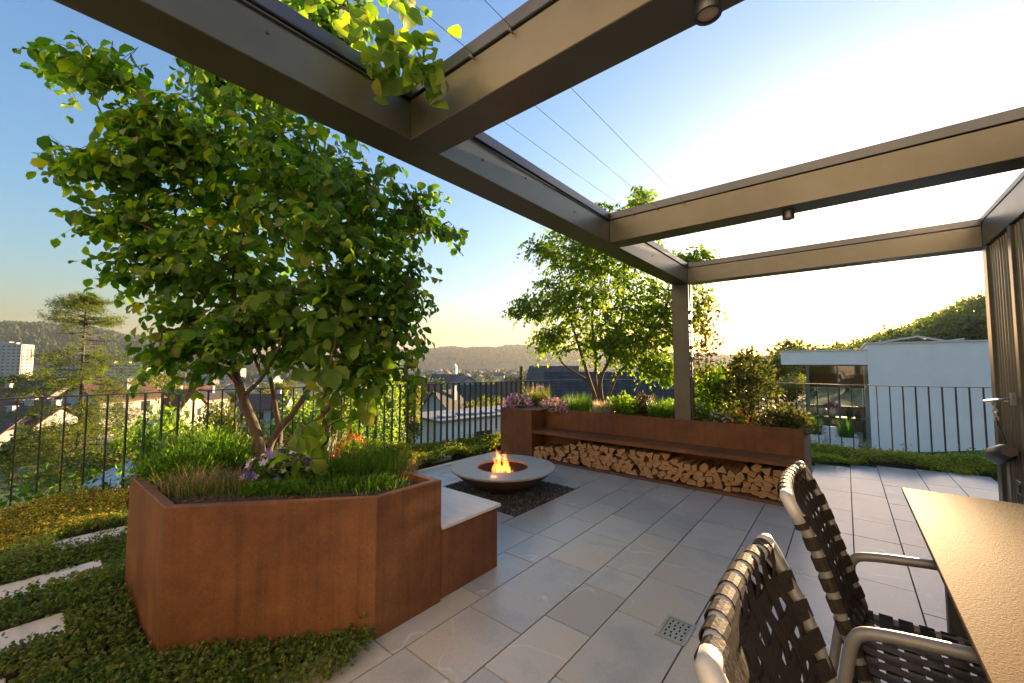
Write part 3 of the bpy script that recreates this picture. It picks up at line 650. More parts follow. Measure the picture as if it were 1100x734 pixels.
sA = 0.05
railing(sA, FL[iS], [.165, .158, .132, .117], 1, 'black upright-bar railing between the large planter and the town on the left')
railing(FL[iS]+.002, FL[-1]-.3, [.12, .14, .152, .155], 1, 'black upright-bar railing behind the long planter and along the right edge', .012)
# ------------------------------------------------------------------ drain
dr = empty('floor_drain', (-.765, 2.36, 0), 'square stainless floor drain with slotted grate in the paving', 'drain')
dx0, dy0, dx1, dy1 = -.845, 2.232, -.69, 2.45
put('frame', MB().box((dx0, dy0, .002), (dx1, dy0+.018, .0065)).box((dx0, dy1-.018, .002), (dx1, dy1, .0065)).box((dx0, dy0+.0182, .002), (dx0+.018, dy1-.0182, .0065)).box((dx1-.018, dy0+.0182, .002), (dx1, dy1-.0182, .0065)), MT['drain'], dr)
put('grate', MB().box((dx0+.021, dy0+.021, .002), (dx1-.021, dy1-.021, .0045)), MT['drain'], dr)
mb = MB()
for i in range(5):
    for j in range(4):
        x = dx0+.036+j*.0275+(.0 if i % 2 else .006); y = dy0+.04+i*.034
        mb.box((x-.0045, y-.009, .0046), (x+.0045, y+.009, .0051))
put('slots', mb, MT['hole'], dr)
# ------------------------------------------------------------------ table
tb = empty('dining_table', (.6, 2.1, 0), 'dining table with a textured sand-coloured top at the right edge', 'table')
put('tabletop', MB().box((.222, .3, .738), (1.0-.04, 3.235, .751), ch=.0025), MT['table'], tb)
put('top_edge', MB().box((.226, .304, .722), (.956, 3.231, .7375)), MT['tabledark'], tb)
for x in (.36, .82):
    for y in (.7, 2.85): put('leg', MB().box((x-.03, y-.03, 0), (x+.03, y+.03, .70), ch=.004), MT['tabledark'], tb)
put('apron', MB().box((.36, .68, .66), (.38, 2.87, .721)).box((.80, .68, .66), (.82, 2.87, .721)), MT['tabledark'], tb)
# ------------------------------------------------------------------ chairs (local: seat faces +X, centre line on Y)
def make_chair(label):
    root = empty('garden_chair', (0, 0, 0), label, 'chair', 'woven strap chairs at the table')
    HW = .298
    def P(name, mb, m, par=root): return put(name, mb, m, par, local=True)
    for s in (-1, 1):
        y = s*(HW+.012)
        arm = catmull([(-.115, y, .0), (-.075, y, .25), (-.035, y, .5), (-.018, y, .60), (.004, y, .645), (.05, y, .662), (.14, y, .676), (.28, y, .69), (.43, y, .69), (.49, y, .665), (.515, y, .59), (.52, y, .3), (.535, y, 0)], 5)
        o = P('side_frame', MB().tube(arm, .0165, 12, flat=(1.05, 1.15)), MT['alu'])
        for (x, _) in ((-.115, 0), (.535, 0)): P('foot', MB().tube([(x, y, 0), (x, y, .012)], .021, 10), MT['cable'], o)
    bk = lambda z: (-.008-(z-.56)*.30-max(0, z-.85)*.18)
    # back frame: two rails, bowed top and bottom tubes
    zb, zt = .47, 1.0
    for s in (-1, 1):
        y = s*(HW-.022); P('back_rail', MB().tube(catmull([(bk(z), y, z) for z in (zb, .65, .85, zt)], 4), .0182, 12), MT['alu'])
    bow = lambda y: .028*(1-min(1, abs(y)/(HW-.022))**2)
    ys = np.linspace(-HW+.022, HW-.022, 9)
    P('top_rail', MB().tube([(bk(zt)-bow(y), y, zt) for y in ys], .0182, 12), MT['webcap'])
    P('lower_rail', MB().tube([(bk(zb)-bow(y), y, zb) for y in ys], .0182, 10), MT['alu'])
    for s in (-1, 1):
        y = s*(HW-.018); P('corner_cap', MB().tube([(bk(zt-.07), y+s*.001, zt-.07), (bk(zt-.02), y+s*.001, zt-.02), (bk(zt)-.004, y-s*.004, zt+.006), (bk(zt)-.006, y-s*.03, zt+.008)], [.0205, .021, .0205, .018], 12, flat=(.95, 1.1)), MT['webcap'])
    seat_z = .445
    for s in (-1, 1):
        y = s*(HW-.02); P('seat_rail', MB().tube([(-.02, y, seat_z-.01), (.25, y, seat_z-.004), (.47, y, seat_z+.006)], .016, 10), MT['alu'])
        P('cross_link', MB().tube([(.02, y, seat_z-.006), (-.045, s*(HW+.01), seat_z-.02)], .011, 8), MT['alu'])
    for x in (-.02, .47): P('seat_rail', MB().tube([(x, -HW+.02, seat_z-.004), (x, HW-.02, seat_z-.004)], .016, 10), MT['alu'])
    # woven straps. back: verticals loop round top and lower rail, horizontals loop round the side rails
    nv, nh = 9, 8; wv, wh = .0415, .040
    yv = [(-HW+.062)+(2*HW-.124)*k/(nv-1) for k in range(nv)]; zh = [zb+.055+(zt-zb-.125)*k/(nh-1) for k in range(nh)]
    def strip(path, wdir, w, thick=.0011):
        mb = MB(); V = []; wd = np.array(wdir)*w/2
        pts = [np.array(p) for p in path]
        for i, p in enumerate(pts):
            t = pts[min(i+1, len(pts)-1)]-pts[max(i-1, 0)]; nrm = np.cross(wd, t); nrm = nrm/(np.linalg.norm(nrm)+1e-9)*thick
            V += [p-wd+nrm, p+wd+nrm, p+wd-nrm, p-wd-nrm]
        n = len(pts); mb.add(V, [(4*i+j, 4*i+(j+1) % 4, 4*i+4+(j+1) % 4, 4*i+4+j) for i in range(n-1) for j in range(4)], 0, False)
        return mb
    def bp_(y, z, off): # point on the back surface, off = towards the sitter (+) or rear (-)
        return np.array([bk(z)-bow(y)+off*.944, y, z+off*.33])
    A = .0028; RW = .0208; ZLO, ZHI = zb, zt; YH = HW-.022
    def lay(dist): # half distance of the two layers at a distance from the tube they wrap
        return .0016+(RW-.0016)*max(0, 1-dist/.05)**.85
    for k, y in enumerate(yv):
        path = []; zs = np.linspace(ZHI, ZLO, 34)
        wv_ = lambda z: math.cos(PI*((z-zh[0])/(zh[1]-zh[0])+k))*A*min(1, max(0, min(ZHI-z, z-ZLO)/.05))
        for z in zs: path.append(bp_(y, z, wv_(z)+lay(min(ZHI-z, z-ZLO))))
        for q in np.linspace(0, PI, 7)[1:-1]: path.append(bp_(y, ZLO, RW*math.cos(q))+RW*math.sin(q)*np.array([.33, 0, -.944]))
        for z in zs[::-1]: path.append(bp_(y, z, wv_(z)-lay(min(ZHI-z, z-ZLO))))
        for q in np.linspace(PI, 0, 8)[1:]: path.append(bp_(y, ZHI, RW*math.cos(q))+RW*math.sin(q)*np.array([-.33, 0, .944]))
        P('back_strap', strip(path, (0, 1, 0), wv), MT['web'])
    for k, z in enumerate(zh):
        path = []; ys2 = np.linspace(-YH, YH, 36)
        wv_ = lambda y: -math.cos(PI*((y-yv[0])/(yv[1]-yv[0])+k))*A*min(1, max(0, (YH-abs(y))/.05))
        for y in ys2: path.append(bp_(y, z, wv_(y)+lay(YH-abs(y))))
        for q in np.linspace(0, PI, 7)[1:-1]: path.append(bp_(YH, z, RW*math.cos(q))+RW*np.array([0, math.sin(q)*1.05, 0]))
        for y in ys2[::-1]: path.append(bp_(y, z, wv_(y)-lay(YH-abs(y))))
        for q in np.linspace(PI, 0, 7)[1:]: path.append(bp_(-YH, z, RW*math.cos(q))-RW*np.array([0, math.sin(q)*1.05, 0]))
        P('back_strap', strip(path, np.array([-.33, 0, .944]), wh), MT['web'])
    ns, nx = 9, 8; xv = [.03+.40*k/(nx-1) for k in range(nx)]
    for k, y in enumerate(yv):
        path = [(-.02+.0195*-math.sin(q), y, seat_z-.004+.0195*math.cos(q)*1) for q in np.linspace(PI*.8, 0, 5)]
        for x in np.linspace(-.01, .46, 30):
            u = (x-xv[0])/(xv[1]-xv[0]); e = max(0, 1-min(x+.01, .46-x)/.04); path.append((x, y, seat_z-.008*math.sin(PI*x/.46)+.003*math.cos(PI*(u+k))*(1-e)+.014*e))
        path += [(.47+.0195*math.sin(q), y, seat_z-.004+.0195*math.cos(q)) for q in np.linspace(.2, PI*.8, 5)]
        P('seat_strap', strip(path, (0, 1, 0), wv), MT['web'])
    for k, x in enumerate(xv):
        path = [(x, -HW+.02-.0195*math.sin(q), seat_z-.004+.0195*math.cos(q)) for q in np.linspace(PI*.8, 0, 5)]
        for y in np.linspace(-HW+.03, HW-.03, 34):
            u = (y-yv[0])/(yv[1]-yv[0]); e = max(0, 1-(HW-.03-abs(y))/.04); path.append((x, y, seat_z-.008*math.sin(PI*x/.46)-.003*math.cos(PI*(u+k))*(1-e)+.014*e))
        path += [(x, HW-.02+.0195*math.sin(q), seat_z-.004+.0195*math.cos(q)) for q in np.linspace(.2, PI*.8, 5)]
        P('seat_strap', strip(path, (1, 0, 0), .041), MT['web'])
    return root
ch = make_chair('woven strap chair nearest the camera, cut off by the bottom edge')
ch.location = (0.0, .935, 0)
c2 = copy_tree(ch); c2.location = (.0, 1.94, 0); c2['label'] = 'farther woven strap chair whose whole backrest shows before the paving'
# ================================================================== planting
def onY(px, py, Y):
    d = VD*F + RT*(px-CX) - UPV*(py-CY); return CAM+d*(Y/d[1])
TR, TS, TD, TN, TB, TF = tmpl_round(), tmpl_simple(), tmpl_diamond(), tmpl_needle(), tmpl_blade(), tmpl_flower()
def tuftcloud(c, n, h, spread, w, lean=(.15, .9), rng=RNG, seg=4):
    """curved grass blades leaning outwards"""
    az = rng.uniform(0, 2*PI, n); r = spread*np.sqrt(rng.uniform(0, 1, n)); H = h*rng.uniform(.55, 1.1, n)
    P = np.column_stack([c[0]+r*np.cos(az), c[1]+r*np.sin(az), np.full(n, c[2])])
    az2 = az+rng.normal(0, .7, n); l0 = rng.uniform(0, lean[0], n); l1 = rng.uniform(lean[0], lean[1], n)*1.5
    out = np.column_stack([np.cos(az2), np.sin(az2), np.zeros(n)]); side = np.column_stack([-np.sin(az2), np.cos(az2), np.zeros(n)])
    V = np.zeros((n, 2*seg+1, 3)); p = P.copy()
    for k in range(seg+1):
        t = k/seg; ww = w*(1-t**1.6)
        if k < seg:
            V[:, 2*k] = p-side*ww*.5; V[:, 2*k+1] = p+side*ww*.5
        else: V[:, 2*k] = p
        a = l0+(l1-l0)*t; p = p+(out*np.sin(a)[:, None]+np.array([0, 0, 1.0])*np.cos(a)[:, None])*(H/seg)[:, None]
    f = []
    for i in range(n):
        o = i*(2*seg+1)
        for k in range(seg-1): f.append((o+2*k, o+2*k+1, o+2*k+3, o+2*k+2))
        f.append((o+2*seg-2, o+2*seg-1, o+2*seg))
    return V.reshape(-1, 3), f
def domecloud(c, rad, n, s, tm, up=.5, rng=RNG, fill=.5, hemi=True):
    d = rdir(n, rng)
    if hemi: d[:, 2] = np.abs(d[:, 2])*1.0-.1
    r = rng.uniform(0, 1, n)**fill; lump = 1+.22*np.sin(d[:, 0]*7+c[0]*9)*np.sin(d[:, 1]*6+c[1]*7+d[:, 2]*5)
    P = np.array(c)+d*(r*lump)[:, None]*np.array(rad)
    D = unit(d*.8+rdir(n, rng)*.8+np.array([0, 0, up])); N = unit(rdir(n, rng)*.6+np.array([0, 0, 1.0]))
    return cloud(P, D, N, s*rng.uniform(.65, 1.25, n), tm)
def flowercloud(c, rad, n, s, rng=RNG, out=.6):
    d = rdir(n, rng); d[:, 2] = np.abs(d[:, 2])*.9+.08; d = unit(d)
    P = np.array(c)+d*np.array(rad)*rng.uniform(.85, 1.12, (n, 1)); N = unit(d*out+rdir(n, rng)*.45+np.array([-.0, -.25, .35])); D = rdir(n, rng)
    return cloud(P, D, N, s*rng.uniform(.7, 1.2, n), TF)
def plant(name, c, label, cat='plant', group=None): return empty(name, c, label, cat, group)

def make_tree(root, stems, clusters, leaf_mat, bark, leaf, tm, per_twig=10, twig_len=.38, droop=.35, avoid=None, rng=RNG, limb=.016, dens=1.0):
    """stems: list of (polyline, r0, r1). clusters: (centre, radii, twigs)"""
    wood = MB(); nodes = []
    for pts, r0, r1 in stems:
        cp = catmull(pts, 6); n = len(cp); wood.tube(cp, [r0+(r1-r0)*(i/(n-1))**.8 for i in range(n)], 9)
        nodes += [(p, r0+(r1-r0)*(i/(n-1))) for i, p in enumerate(cp)][n//4:]
    NP = np.array([p for p, r in nodes]); LP = []; LD = []; LN = []; LS = []
    axis = np.mean(NP, axis=0)
    for c, rad, nt in clusters:
        c = np.array(c, float); rad = np.array(rad, float); nt = max(3, int(nt*dens))
        j = int(np.argmin(np.linalg.norm(NP-c-np.array([0, 0, -.25]), axis=1))); b = NP[j]
        if np.linalg.norm(b-c) > .12:
            mid = (b+c)/2+np.array([0, 0, .06*np.linalg.norm(c-b)])+rng.normal(0, .03, 3)
            pl_ = catmull([b, mid, c], 5); rl = min(nodes[j][1]*.8, limb); wood.tube(pl_, list(np.linspace(rl, rl*.4, len(pl_))), 6, caps=False)
        subs = []
        for q in range(max(2, nt//9)):
            e = c+rdir(1, rng)[0]*rad*rng.uniform(.45, .9); m = (c+e)/2+rng.normal(0, .04, 3); pl_ = catmull([c, m, e], 3)
            wood.tube(pl_, list(np.linspace(limb*.4, limb*.14, len(pl_))), 4, caps=False); subs += pl_[1:]
        SB = np.array(subs)
        d = rdir(nt, rng); r = rng.uniform(0, 1, nt)**.42
        tips = c+d*r[:, None]*rad
        for i in range(nt):
            k = int(np.argmin(np.linalg.norm(SB-tips[i], axis=1))); s_ = SB[k]
            dirv = unit((tips[i]-s_)+.35*(tips[i]-axis)*np.array([1, 1, .3])/max(.3, np.linalg.norm(tips[i]-axis))+rng.normal(0, .18, 3))
            L = twig_len*rng.uniform(.6, 1.2); p0 = tips[i]-dirv*L*.6
            pts = [p0+dirv*L*t+np.array([0, 0, -droop*L*t*t]) for t in (0, .35, .7, 1.0)]
            if i % 2 == 0: wood.tube([s_]+pts, [limb*.2, limb*.16, limb*.13, limb*.1, limb*.06], 3, caps=False)
            else: wood.tube(pts, [limb*.15, limb*.12, limb*.1, limb*.05], 3, caps=False)
            side0 = unit(np.cross(dirv, np.array([0, 0, 1.0])+rng.normal(0, .3, 3)))
            for q in range(per_twig):
                t = (q+.6)/per_twig; p = p0+dirv*L*t+np.array([0, 0, -droop*L*t*t]); sd = side0*(1 if q % 2 else -1)
                LP.append(p); LD.append(dirv*.4+sd*.7+np.array([0, 0, -.62])+rng.normal(0, .3, 3)); LN.append(np.array([0, 0, .75])+(LP[-1]-axis)*np.array([.45, .45, .1])+rng.normal(0, .6, 3)); LS.append(leaf*rng.uniform(.45, 1.2)*(1.05-.35*t))
    LP = np.array(LP); LD = np.array(LD); LN = np.array(LN); LS = np.array(LS)
    if avoid is not None:
        keep = ~avoid(LP+unit(LD)*LS[:, None]*.5); LP, LD, LN, LS = LP[keep], LD[keep], LN[keep], LS[keep]
    put('trunk', wood, bark, root)
    putcloud('crown', [(*cloud(LP, LD, LN, LS, tm, LS*rng.uniform(.66, 1.0, len(LS))), 0)], [leaf_mat], root)
    return len(LP)
def hit_pergola(P):
    x, y, z = P[:, 0], P[:, 1], P[:, 2]
    a = (x > XO-.06) & (x < XI+.06) & (z > ZB-.07) & (z < ZC+.05) & (y < 5.66)
    b = np.zeros(len(x), bool)
    for y0, y1 in BY: b |= (x > XI) & (y > y0-.06) & (y < y1+.06) & (z > ZB-.07) & (z < ZC+.04)
    c = (x > XO-.05) & (x < XI+.05) & (y > 5.36) & (y < 5.66) & (z < ZB)
    return a | b | c
def px_cl(px, py, rx, ry, depth, nt, rd=None):
    k = depth/F; r = (rx+ry)/2*k if rd is None else rd
    # radii along world axes: lateral/depth mix equally in x and y
    return (at(px, py, depth), (max(rx*k, r*.8), max(rx*k, r*.8), ry*k), nt)
# ---- the big multi-stemmed tree
t1 = empty('shade_tree', (-3.4, 1.22, .66), 'large multi-stemmed broad-leaved tree growing in the big rusty planter', 'tree')
B = np.array([-3.42, 1.22, .64])
def st(*q): return [B+np.array([RNG.normal(0, .04), RNG.normal(0, .03), -.02])]+[at(*p) for p in q]
stems = [(st((276, 468, 3.2), (262, 430, 3.2), (250, 385, 3.22), (250, 330, 3.25), (262, 240, 3.3), (285, 140, 3.35)), .048, .012),
         (st((292, 474, 3.28), (318, 440, 3.3), (338, 405, 3.3), (352, 350, 3.3), (350, 270, 3.3), (335, 170, 3.3)), .034, .010),
         (st((300, 470, 3.35), (296, 440, 3.4), (288, 400, 3.5), (262, 350, 3.6), (215, 290, 3.6)), .032, .009),
         (st((306, 478, 3.2), (345, 448, 3.15), (366, 410, 3.1), (378, 350, 3.1), (392, 280, 3.1)), .03, .009),
         ([at(262, 425, 3.2), at(282, 405, 3.1), at(300, 372, 3.0), at(318, 330, 2.95)], .018, .008),
         ([at(250, 345, 3.25), at(205, 300, 3.2), at(150, 200, 3.1), at(95, 95, 3.0)], .018, .006)]
cl = [px_cl(265, 150, 95, 80, 3.35, 105), px_cl(330, 190, 80, 75, 3.2, 90), px_cl(200, 200, 80, 70, 3.4, 85), px_cl(250, 280, 90, 55, 3.3, 85),
      px_cl(182, 138, 58, 36, 3.15, 56), px_cl(118, 78, 48, 18, 3.05, 24), px_cl(52, 62, 30, 10, 2.95, 8), px_cl(125, 175, 52, 25, 3.05, 30), px_cl(82, 168, 22, 9, 3.0, 7),
      px_cl(135, 235, 40, 28, 3.15, 24), px_cl(170, 285, 48, 32, 3.2, 32), px_cl(200, 340, 42, 28, 3.1, 26), px_cl(172, 372, 20, 22, 2.9, 9), px_cl(222, 385, 22, 16, 3.0, 8),
      px_cl(405, 220, 55, 52, 3.2, 52), px_cl(452, 225, 28, 32, 3.15, 18), px_cl(482, 238, 12, 14, 3.1, 4), px_cl(400, 300, 50, 50, 3.15, 48), px_cl(440, 300, 24, 30, 3.1, 14),
      px_cl(335, 320, 60, 48, 3.0, 46), px_cl(390, 365, 38, 30, 3.1, 22), px_cl(290, 340, 40, 26, 3.3, 22), px_cl(300, 60, 90, 60, 3.4, 70), px_cl(248, 78, 42, 34, 3.3, 36), px_cl(330, -20, 90, 50, 3.4, 50),
      px_cl(350, 250, 60, 40, 2.85, 30), px_cl(365, 15, 40, 25, 2.3, 14), px_cl(440, 395, 12, 12, 3.1, 3), px_cl(415, 345, 40, 42, 3.05, 34), px_cl(395, 395, 32, 24, 3.0, 16), px_cl(250, 350, 55, 24, 3.0, 26), px_cl(320, 372, 40, 22, 3.2, 18)]
n1 = make_tree(t1, stems, cl, LEAF_A, MT['bark'], .108, TR, 10, .40, .4, hit_pergola, limb=.014, dens=1.22)
# branch reaching over the main beam
ov = [at(365, 5, 2.25), at(392, 24, 1.85), at(430, 52, 1.6), at(455, 80, 1.52)]
b_ = MB().tube(catmull([at(330, -20, 2.6)]+ov, 4), [.007]*8+[.005]*4+[.003]*5, 5)
put('branch', b_, MT['bark'], t1)
LP = []; LD = []; LN = []; LS = []
for (px, py, dp, n, sp) in [(408, 45, 1.6, 34, .085), (438, 52, 1.55, 44, .085), (455, 78, 1.52, 30, .06), (466, 92, 1.5, 7, .035), (432, 15, 1.62, 14, .05), (420, 70, 1.58, 22, .07), (385, 25, 2.1, 16, .08), (350, 12, 2.3, 16, .09), (405, 60, 1.6, 14, .05)]:
    c = at(px, py, dp)
    for _ in range(n):
        p = c+RNG.normal(0, 1, 3)*sp*np.array([1, 1, .9]); LP.append(p); LD.append(RNG.normal(0, .8, 3)+np.array([.1, -.1, -.55])); LN.append(RNG.normal(0, .6, 3)+np.array([.3, -.5, .4])); LS.append(.074*RNG.uniform(.55, 1.15))
LP = np.array(LP); LD = np.array(LD); LN = np.array(LN); LS = np.array(LS); kp = ~hit_pergola(LP+unit(LD)*LS[:, None]*.5)
putcloud('overhanging_leaves', [(*cloud(LP[kp], LD[kp], LN[kp], LS[kp], TR, LS[kp]*.95), 0)], [LEAF_B], t1)
# ---- second tree in the bench planter
b2 = np.array([-3.0, 5.92, .67]); t2 = empty('shade_tree', b2, 'smaller multi-stemmed broad-leaved tree growing in the long bench planter', 'tree')
D2 = 6.45
def s2(*q): return [b2+np.array([RNG.normal(0, .03), RNG.normal(0, .03), 0])]+[at(*p) for p in q]
stems = [(s2((634, 412, D2), (626, 385, D2), (612, 340, D2), (600, 290, D2)), .04, .012), (s2((645, 410, D2), (655, 385, D2), (668, 340, D2), (672, 270, D2), (688, 215, D2)), .036, .008),
         (s2((640, 412, D2), (640, 385, D2), (636, 340, D2), (640, 270, D2)), .034, .01), ([at(630, 408, D2), at(606, 392, D2), at(598, 378, D2)], .02, .012), (s2((662, 405, D2), (680, 385, D2), (705, 350, D2), (725, 310, 6.2)), .03, .01)]
cl = [px_cl(650, 315, 62, 55, 6.5, 90), px_cl(620, 265, 48, 38, 6.4, 60), px_cl(672, 255, 42, 42, 6.4, 50), px_cl(690, 212, 16, 18, 6.4, 9), px_cl(648, 240, 36, 26, 6.5, 26), px_cl(566, 330, 24, 15, 6.3, 14), px_cl(596, 320, 36, 26, 6.4, 36),
      px_cl(592, 362, 26, 20, 6.4, 22), px_cl(690, 365, 42, 38, 6.3, 56), px_cl(715, 330, 32, 38, 6.3, 42), px_cl(650, 370, 34, 20, 6.4, 26), px_cl(578, 265, 20, 12, 6.3, 9), px_cl(740, 282, 26, 22, 6.0, 22), px_cl(765, 275, 12, 8, 6.0, 5), px_cl(640, 225, 14, 12, 6.4, 5), px_cl(712, 396, 26, 18, 6.3, 18), px_cl(752, 330, 14, 40, 6.5, 16)]
make_tree(t2, stems, cl, LEAF_B, MT['bark'], .10, TS, 10, .36, .45, hit_pergola, limb=.013, dens=4.3)
# ---- shrubs of the bench planter
def bushy(name, c, rad, n, s, mat, label, tm=TD, cat='plant', stem=True, group=None, fill=.5, hemi=True, extra=None):
    r = plant(name, c, label, cat, group)
    cc = (c[0], c[1], c[2]+(0 if hemi else rad[2]*1.0))
    V, f = domecloud(cc, rad, n, s, tm, fill=fill, hemi=hemi)
    putcloud('foliage', [(V, f, 0)], [mat], r)
    if stem:
        mb = MB()
        for k in range(5):
            a = k*1.3; e = np.array(c)+np.array([rad[0]*.5*math.cos(a), rad[1]*.5*math.sin(a), rad[2]*(.7 if hemi else 1.2)])
            mb.tube([np.array(c)-[0, 0, .03], (np.array(c)+e)/2+[0, 0, .02], e], [.006, .005, .003], 4)
        put('stem', mb, MT['bark'], r)
    if extra: extra(r, cc, rad)
    return r
def blooms(kind, n, s, k=1.05, name='blossom'):
    def fn(r, c, rad):
        V, f = flowercloud(c, [q*k for q in rad], n, s); putcloud(name, [(V, f, 0)], [PET[kind]], r)
    return fn
def both(*fs):
    def fn(r, c, rad):
        for f in fs: f(r, c, rad)
    return fn
def bp(px, Y, z=.69):
    p = onY(px, 420, Y); return (float(p[0]), Y, z)
bushy('dark_shrub', bp(803, 5.95), (.34, .34, .47), 2600, .055, LEAF_DARK, 'tall dark brownish-green shrub rising from the right part of the long planter', TD, hemi=False, fill=.45)
rs = MB()
bushy('yellow_flower_shrub', bp(842, 5.72), (.31, .26, .3), 2000, .045, LEAF_DARK, 'low variegated shrub with yellow flowers at the right end of the long planter', TD, extra=blooms('yellow', 26, .03, .95))
bushy('orange_flower_clump', bp(787, 5.6), (.19, .15, .2), 600, .04, LEAF_B, 'clump of orange flowers in the long planter beside the dark shrub', extra=blooms('orange', 70, .032))
bushy('lavender_clump', bp(773, 5.49), (.15, .07, .17), 400, .035, LEAF_TOWN, 'pale lavender flowers right behind the rim of the long planter', extra=blooms('lavender', 60, .024))
bushy('white_flower_clump', bp(755, 5.6), (.16, .15, .27), 700, .045, LEAF_B, 'white flowering plant just right of the pergola post', extra=blooms('white', 50, .025))
bushy('green_shrub', bp(770, 6.25), (.32, .28, .36), 1500, .07, LEAF_B, 'yellow-green leafy shrub between the pergola post and the dark shrub', TS, hemi=False)
bushy('copper_shrub', bp(757, 6.3), (.24, .22, .92), 620, .065, LEAF_COPPER, 'tall slender copper-leaved shrub behind the pergola post', TS, hemi=False)
for (px, Y, h, s_, m, lab) in [(739, 5.56, .12, .07, PALEGRASS, 'small pale grass tuft at the foot of the pergola post'), (708, 5.55, .34, .15, GRASS, 'light green grass tuft left of the pergola post'), (648, 5.56, .26, .13, PALEGRASS, 'whitish grass tuft below the smaller tree'), (622, 5.6, .36, .2, GRASS, 'bright green grass clump near the left end of the long planter')]:
    c = bp(px, Y); V, f = tuftcloud(c, 420, h, s_, .006); r = plant('grass_tuft', c, lab, 'grass'); putcloud('blades', [(V, f, 0)], [m], r)
    V, f = tuftcloud(c, 260, h*.8, s_*.8, .007); putcloud('undergrowth', [(V, f, 0)], [GRASS], r)
bushy('round_green_shrub', bp(670, 5.75), (.34, .26, .33), 2400, .045, LEAF_B, 'round light green shrub in the middle of the long planter', TD)
bushy('dark_red_shrub', bp(693, 5.78), (.2, .18, .36), 1300, .045, LEAF_COPPER, 'dark reddish shrub left of the pergola post', TD)
bushy('pink_flower_cushion', bp(556, 5.27, .72), (.27, .2, .22), 900, .035, LEAF_TOWN, 'pink and purple flower cushion on the left end block of the long planter', extra=both(blooms('pink', 240, .034), blooms('purple', 60, .024, 1.0, 'purple_blossom')))
bushy('trailing_flower_cushion', bp(594, 5.44, .70), (.28, .13, .2), 700, .035, LEAF_TOWN, 'pink flowers trailing over the seat back of the long planter', extra=both(blooms('pink', 220, .032), blooms('purple', 90, .024, 1.0, 'purple_blossom')))
c = bp(578, 5.75); V, f = tuftcloud(c, 300, .42, .2, .01, (.1, .5)); r = plant('flowering_perennial', c, 'tall yellow-green perennial with pink spikes at the left end of the long planter'); putcloud('foliage', [(V, f, 0), (*domecloud(c, (.26, .2, .3), 500, .05, TD), 0)], [LEAF_YEL], r)
V, f = flowercloud((c[0], c[1], c[2]+.12), (.24, .18, .28), 60, .026); putcloud('blossom', [(V, f, 0)], [PET['pink']], r)
bushy('filler_shrub', bp(726, 6.1), (.3, .25, .26), 900, .06, LEAF_B, 'leafy green shrub directly behind the pergola post in the long planter', TS)
bushy('filler_shrub', bp(600, 6.1), (.4, .2, .2), 900, .05, LEAF_TOWN, 'low green shrub along the rear rim at the left of the long planter', TS)
# ---- plants of the big planter
def pp(px, py, z=.695):
    p = gnd(px, py, z); return (float(p[0]), float(p[1]), z)
for (px, py, n, h, s_, m, lab, w) in [(205, 527, 500, .17, .16, DRYGRASS, 'dry straw-coloured grass tuft along the front rim of the big planter', .0035), (250, 524, 420, .15, .13, DRYGRASS, 'second dry grass tuft, right of the first on the front rim', .0035),
        (415, 510, 520, .26, .14, GRASS, 'fine green grass clump at the right end of the big planter', .004), (385, 512, 420, .24, .12, GRASS, 'dense green grass clump left of the right end of the big planter', .0045),
        (440, 508, 160, .16, .06, DRYGRASS, 'small dry grass tuft hanging over the right rim of the big planter', .0035), (345, 497, 46, .42, .15, PALEGRASS, 'tall pale flower stalks behind the sapling in the big planter', .004)]:
    c = pp(px, py); V, f = tuftcloud(c, int(n*.7), h, s_, w, (.5, 1.45) if m is DRYGRASS else (.3, 1.1)); r = plant('grass_tuft', c, lab, 'grass'); putcloud('blades', [(V, f, 0)], [m], r)
def ferny(c, rad, n, label, mat=GRASS, h=.3):
    r = plant('feathery_plant', c, label); parts = []
    for k in range(9):
        a = k*2.4; q = (c[0]+rad*.6*math.cos(a), c[1]+rad*.6*math.sin(a), c[2]); v, f = tuftcloud(q, 18, h, rad*.4, .004, (.3, .9)); parts.append((v, f, 0))
    v, f = domecloud(c, (rad, rad, h*.95), n, .035, TN, up=.6, fill=.45); parts.append((v, f, 0)); v, f = domecloud(c, (rad*.9, rad*.9, h*.85), n//2, .03, TD, up=.5); parts.append((v, f, 0))
    putcloud('foliage', parts, [mat], r)
ferny(pp(192, 512), .27, 2600, 'feathery dark green plant at the left end of the big planter', LEAF_A, .24)
ferny(pp(238, 500), .26, 2400, 'feathery green plant just left of the tree stems in the big planter', LEAF_A, .26)
ferny(pp(215, 490), .3, 2200, 'feathery green plant at the rear left of the big planter', GRASS, .26)
ferny(pp(400, 502), .24, 1800, 'feathery dark plant below the orange flowers in the big planter', LEAF_A, .2)
ferny(pp(355, 514), .2, 1200, 'low dark leafy plant near the sapling foot in the big planter', LEAF_A, .13)
for (px, py, rad, nb, lab) in [(288, 517, .13, 46, 'violet and white pansies in the middle of the big planter'), (318, 512, .12, 36, 'violet pansies directly left of the sapling with big leaves'), (312, 500, .14, 30, 'paler violet pansies behind the front pansies')]:
    c = pp(px, py); bushy('pansy_clump', c, (rad, rad, .17), 380, .035, LEAF_A, lab, TD, cat='flower', extra=both(blooms('violet', int(nb*1.3), .044), blooms('white', nb//3, .034, 1.02, 'pale_blossom')))
bushy('marigold_clump', pp(378, 497), (.15, .13, .2), 420, .04, LEAF_B, 'bright orange flowers at the back of the big planter near its right end', TD, cat='flower', extra=blooms('orange', 90, .036))
bushy('yellow_flower_clump', pp(428, 499), (.15, .1, .15), 420, .04, LEAF_YEL, 'yellow flowers at the rear right corner of the big planter', TD, cat='flower', extra=blooms('yellow', 60, .03))
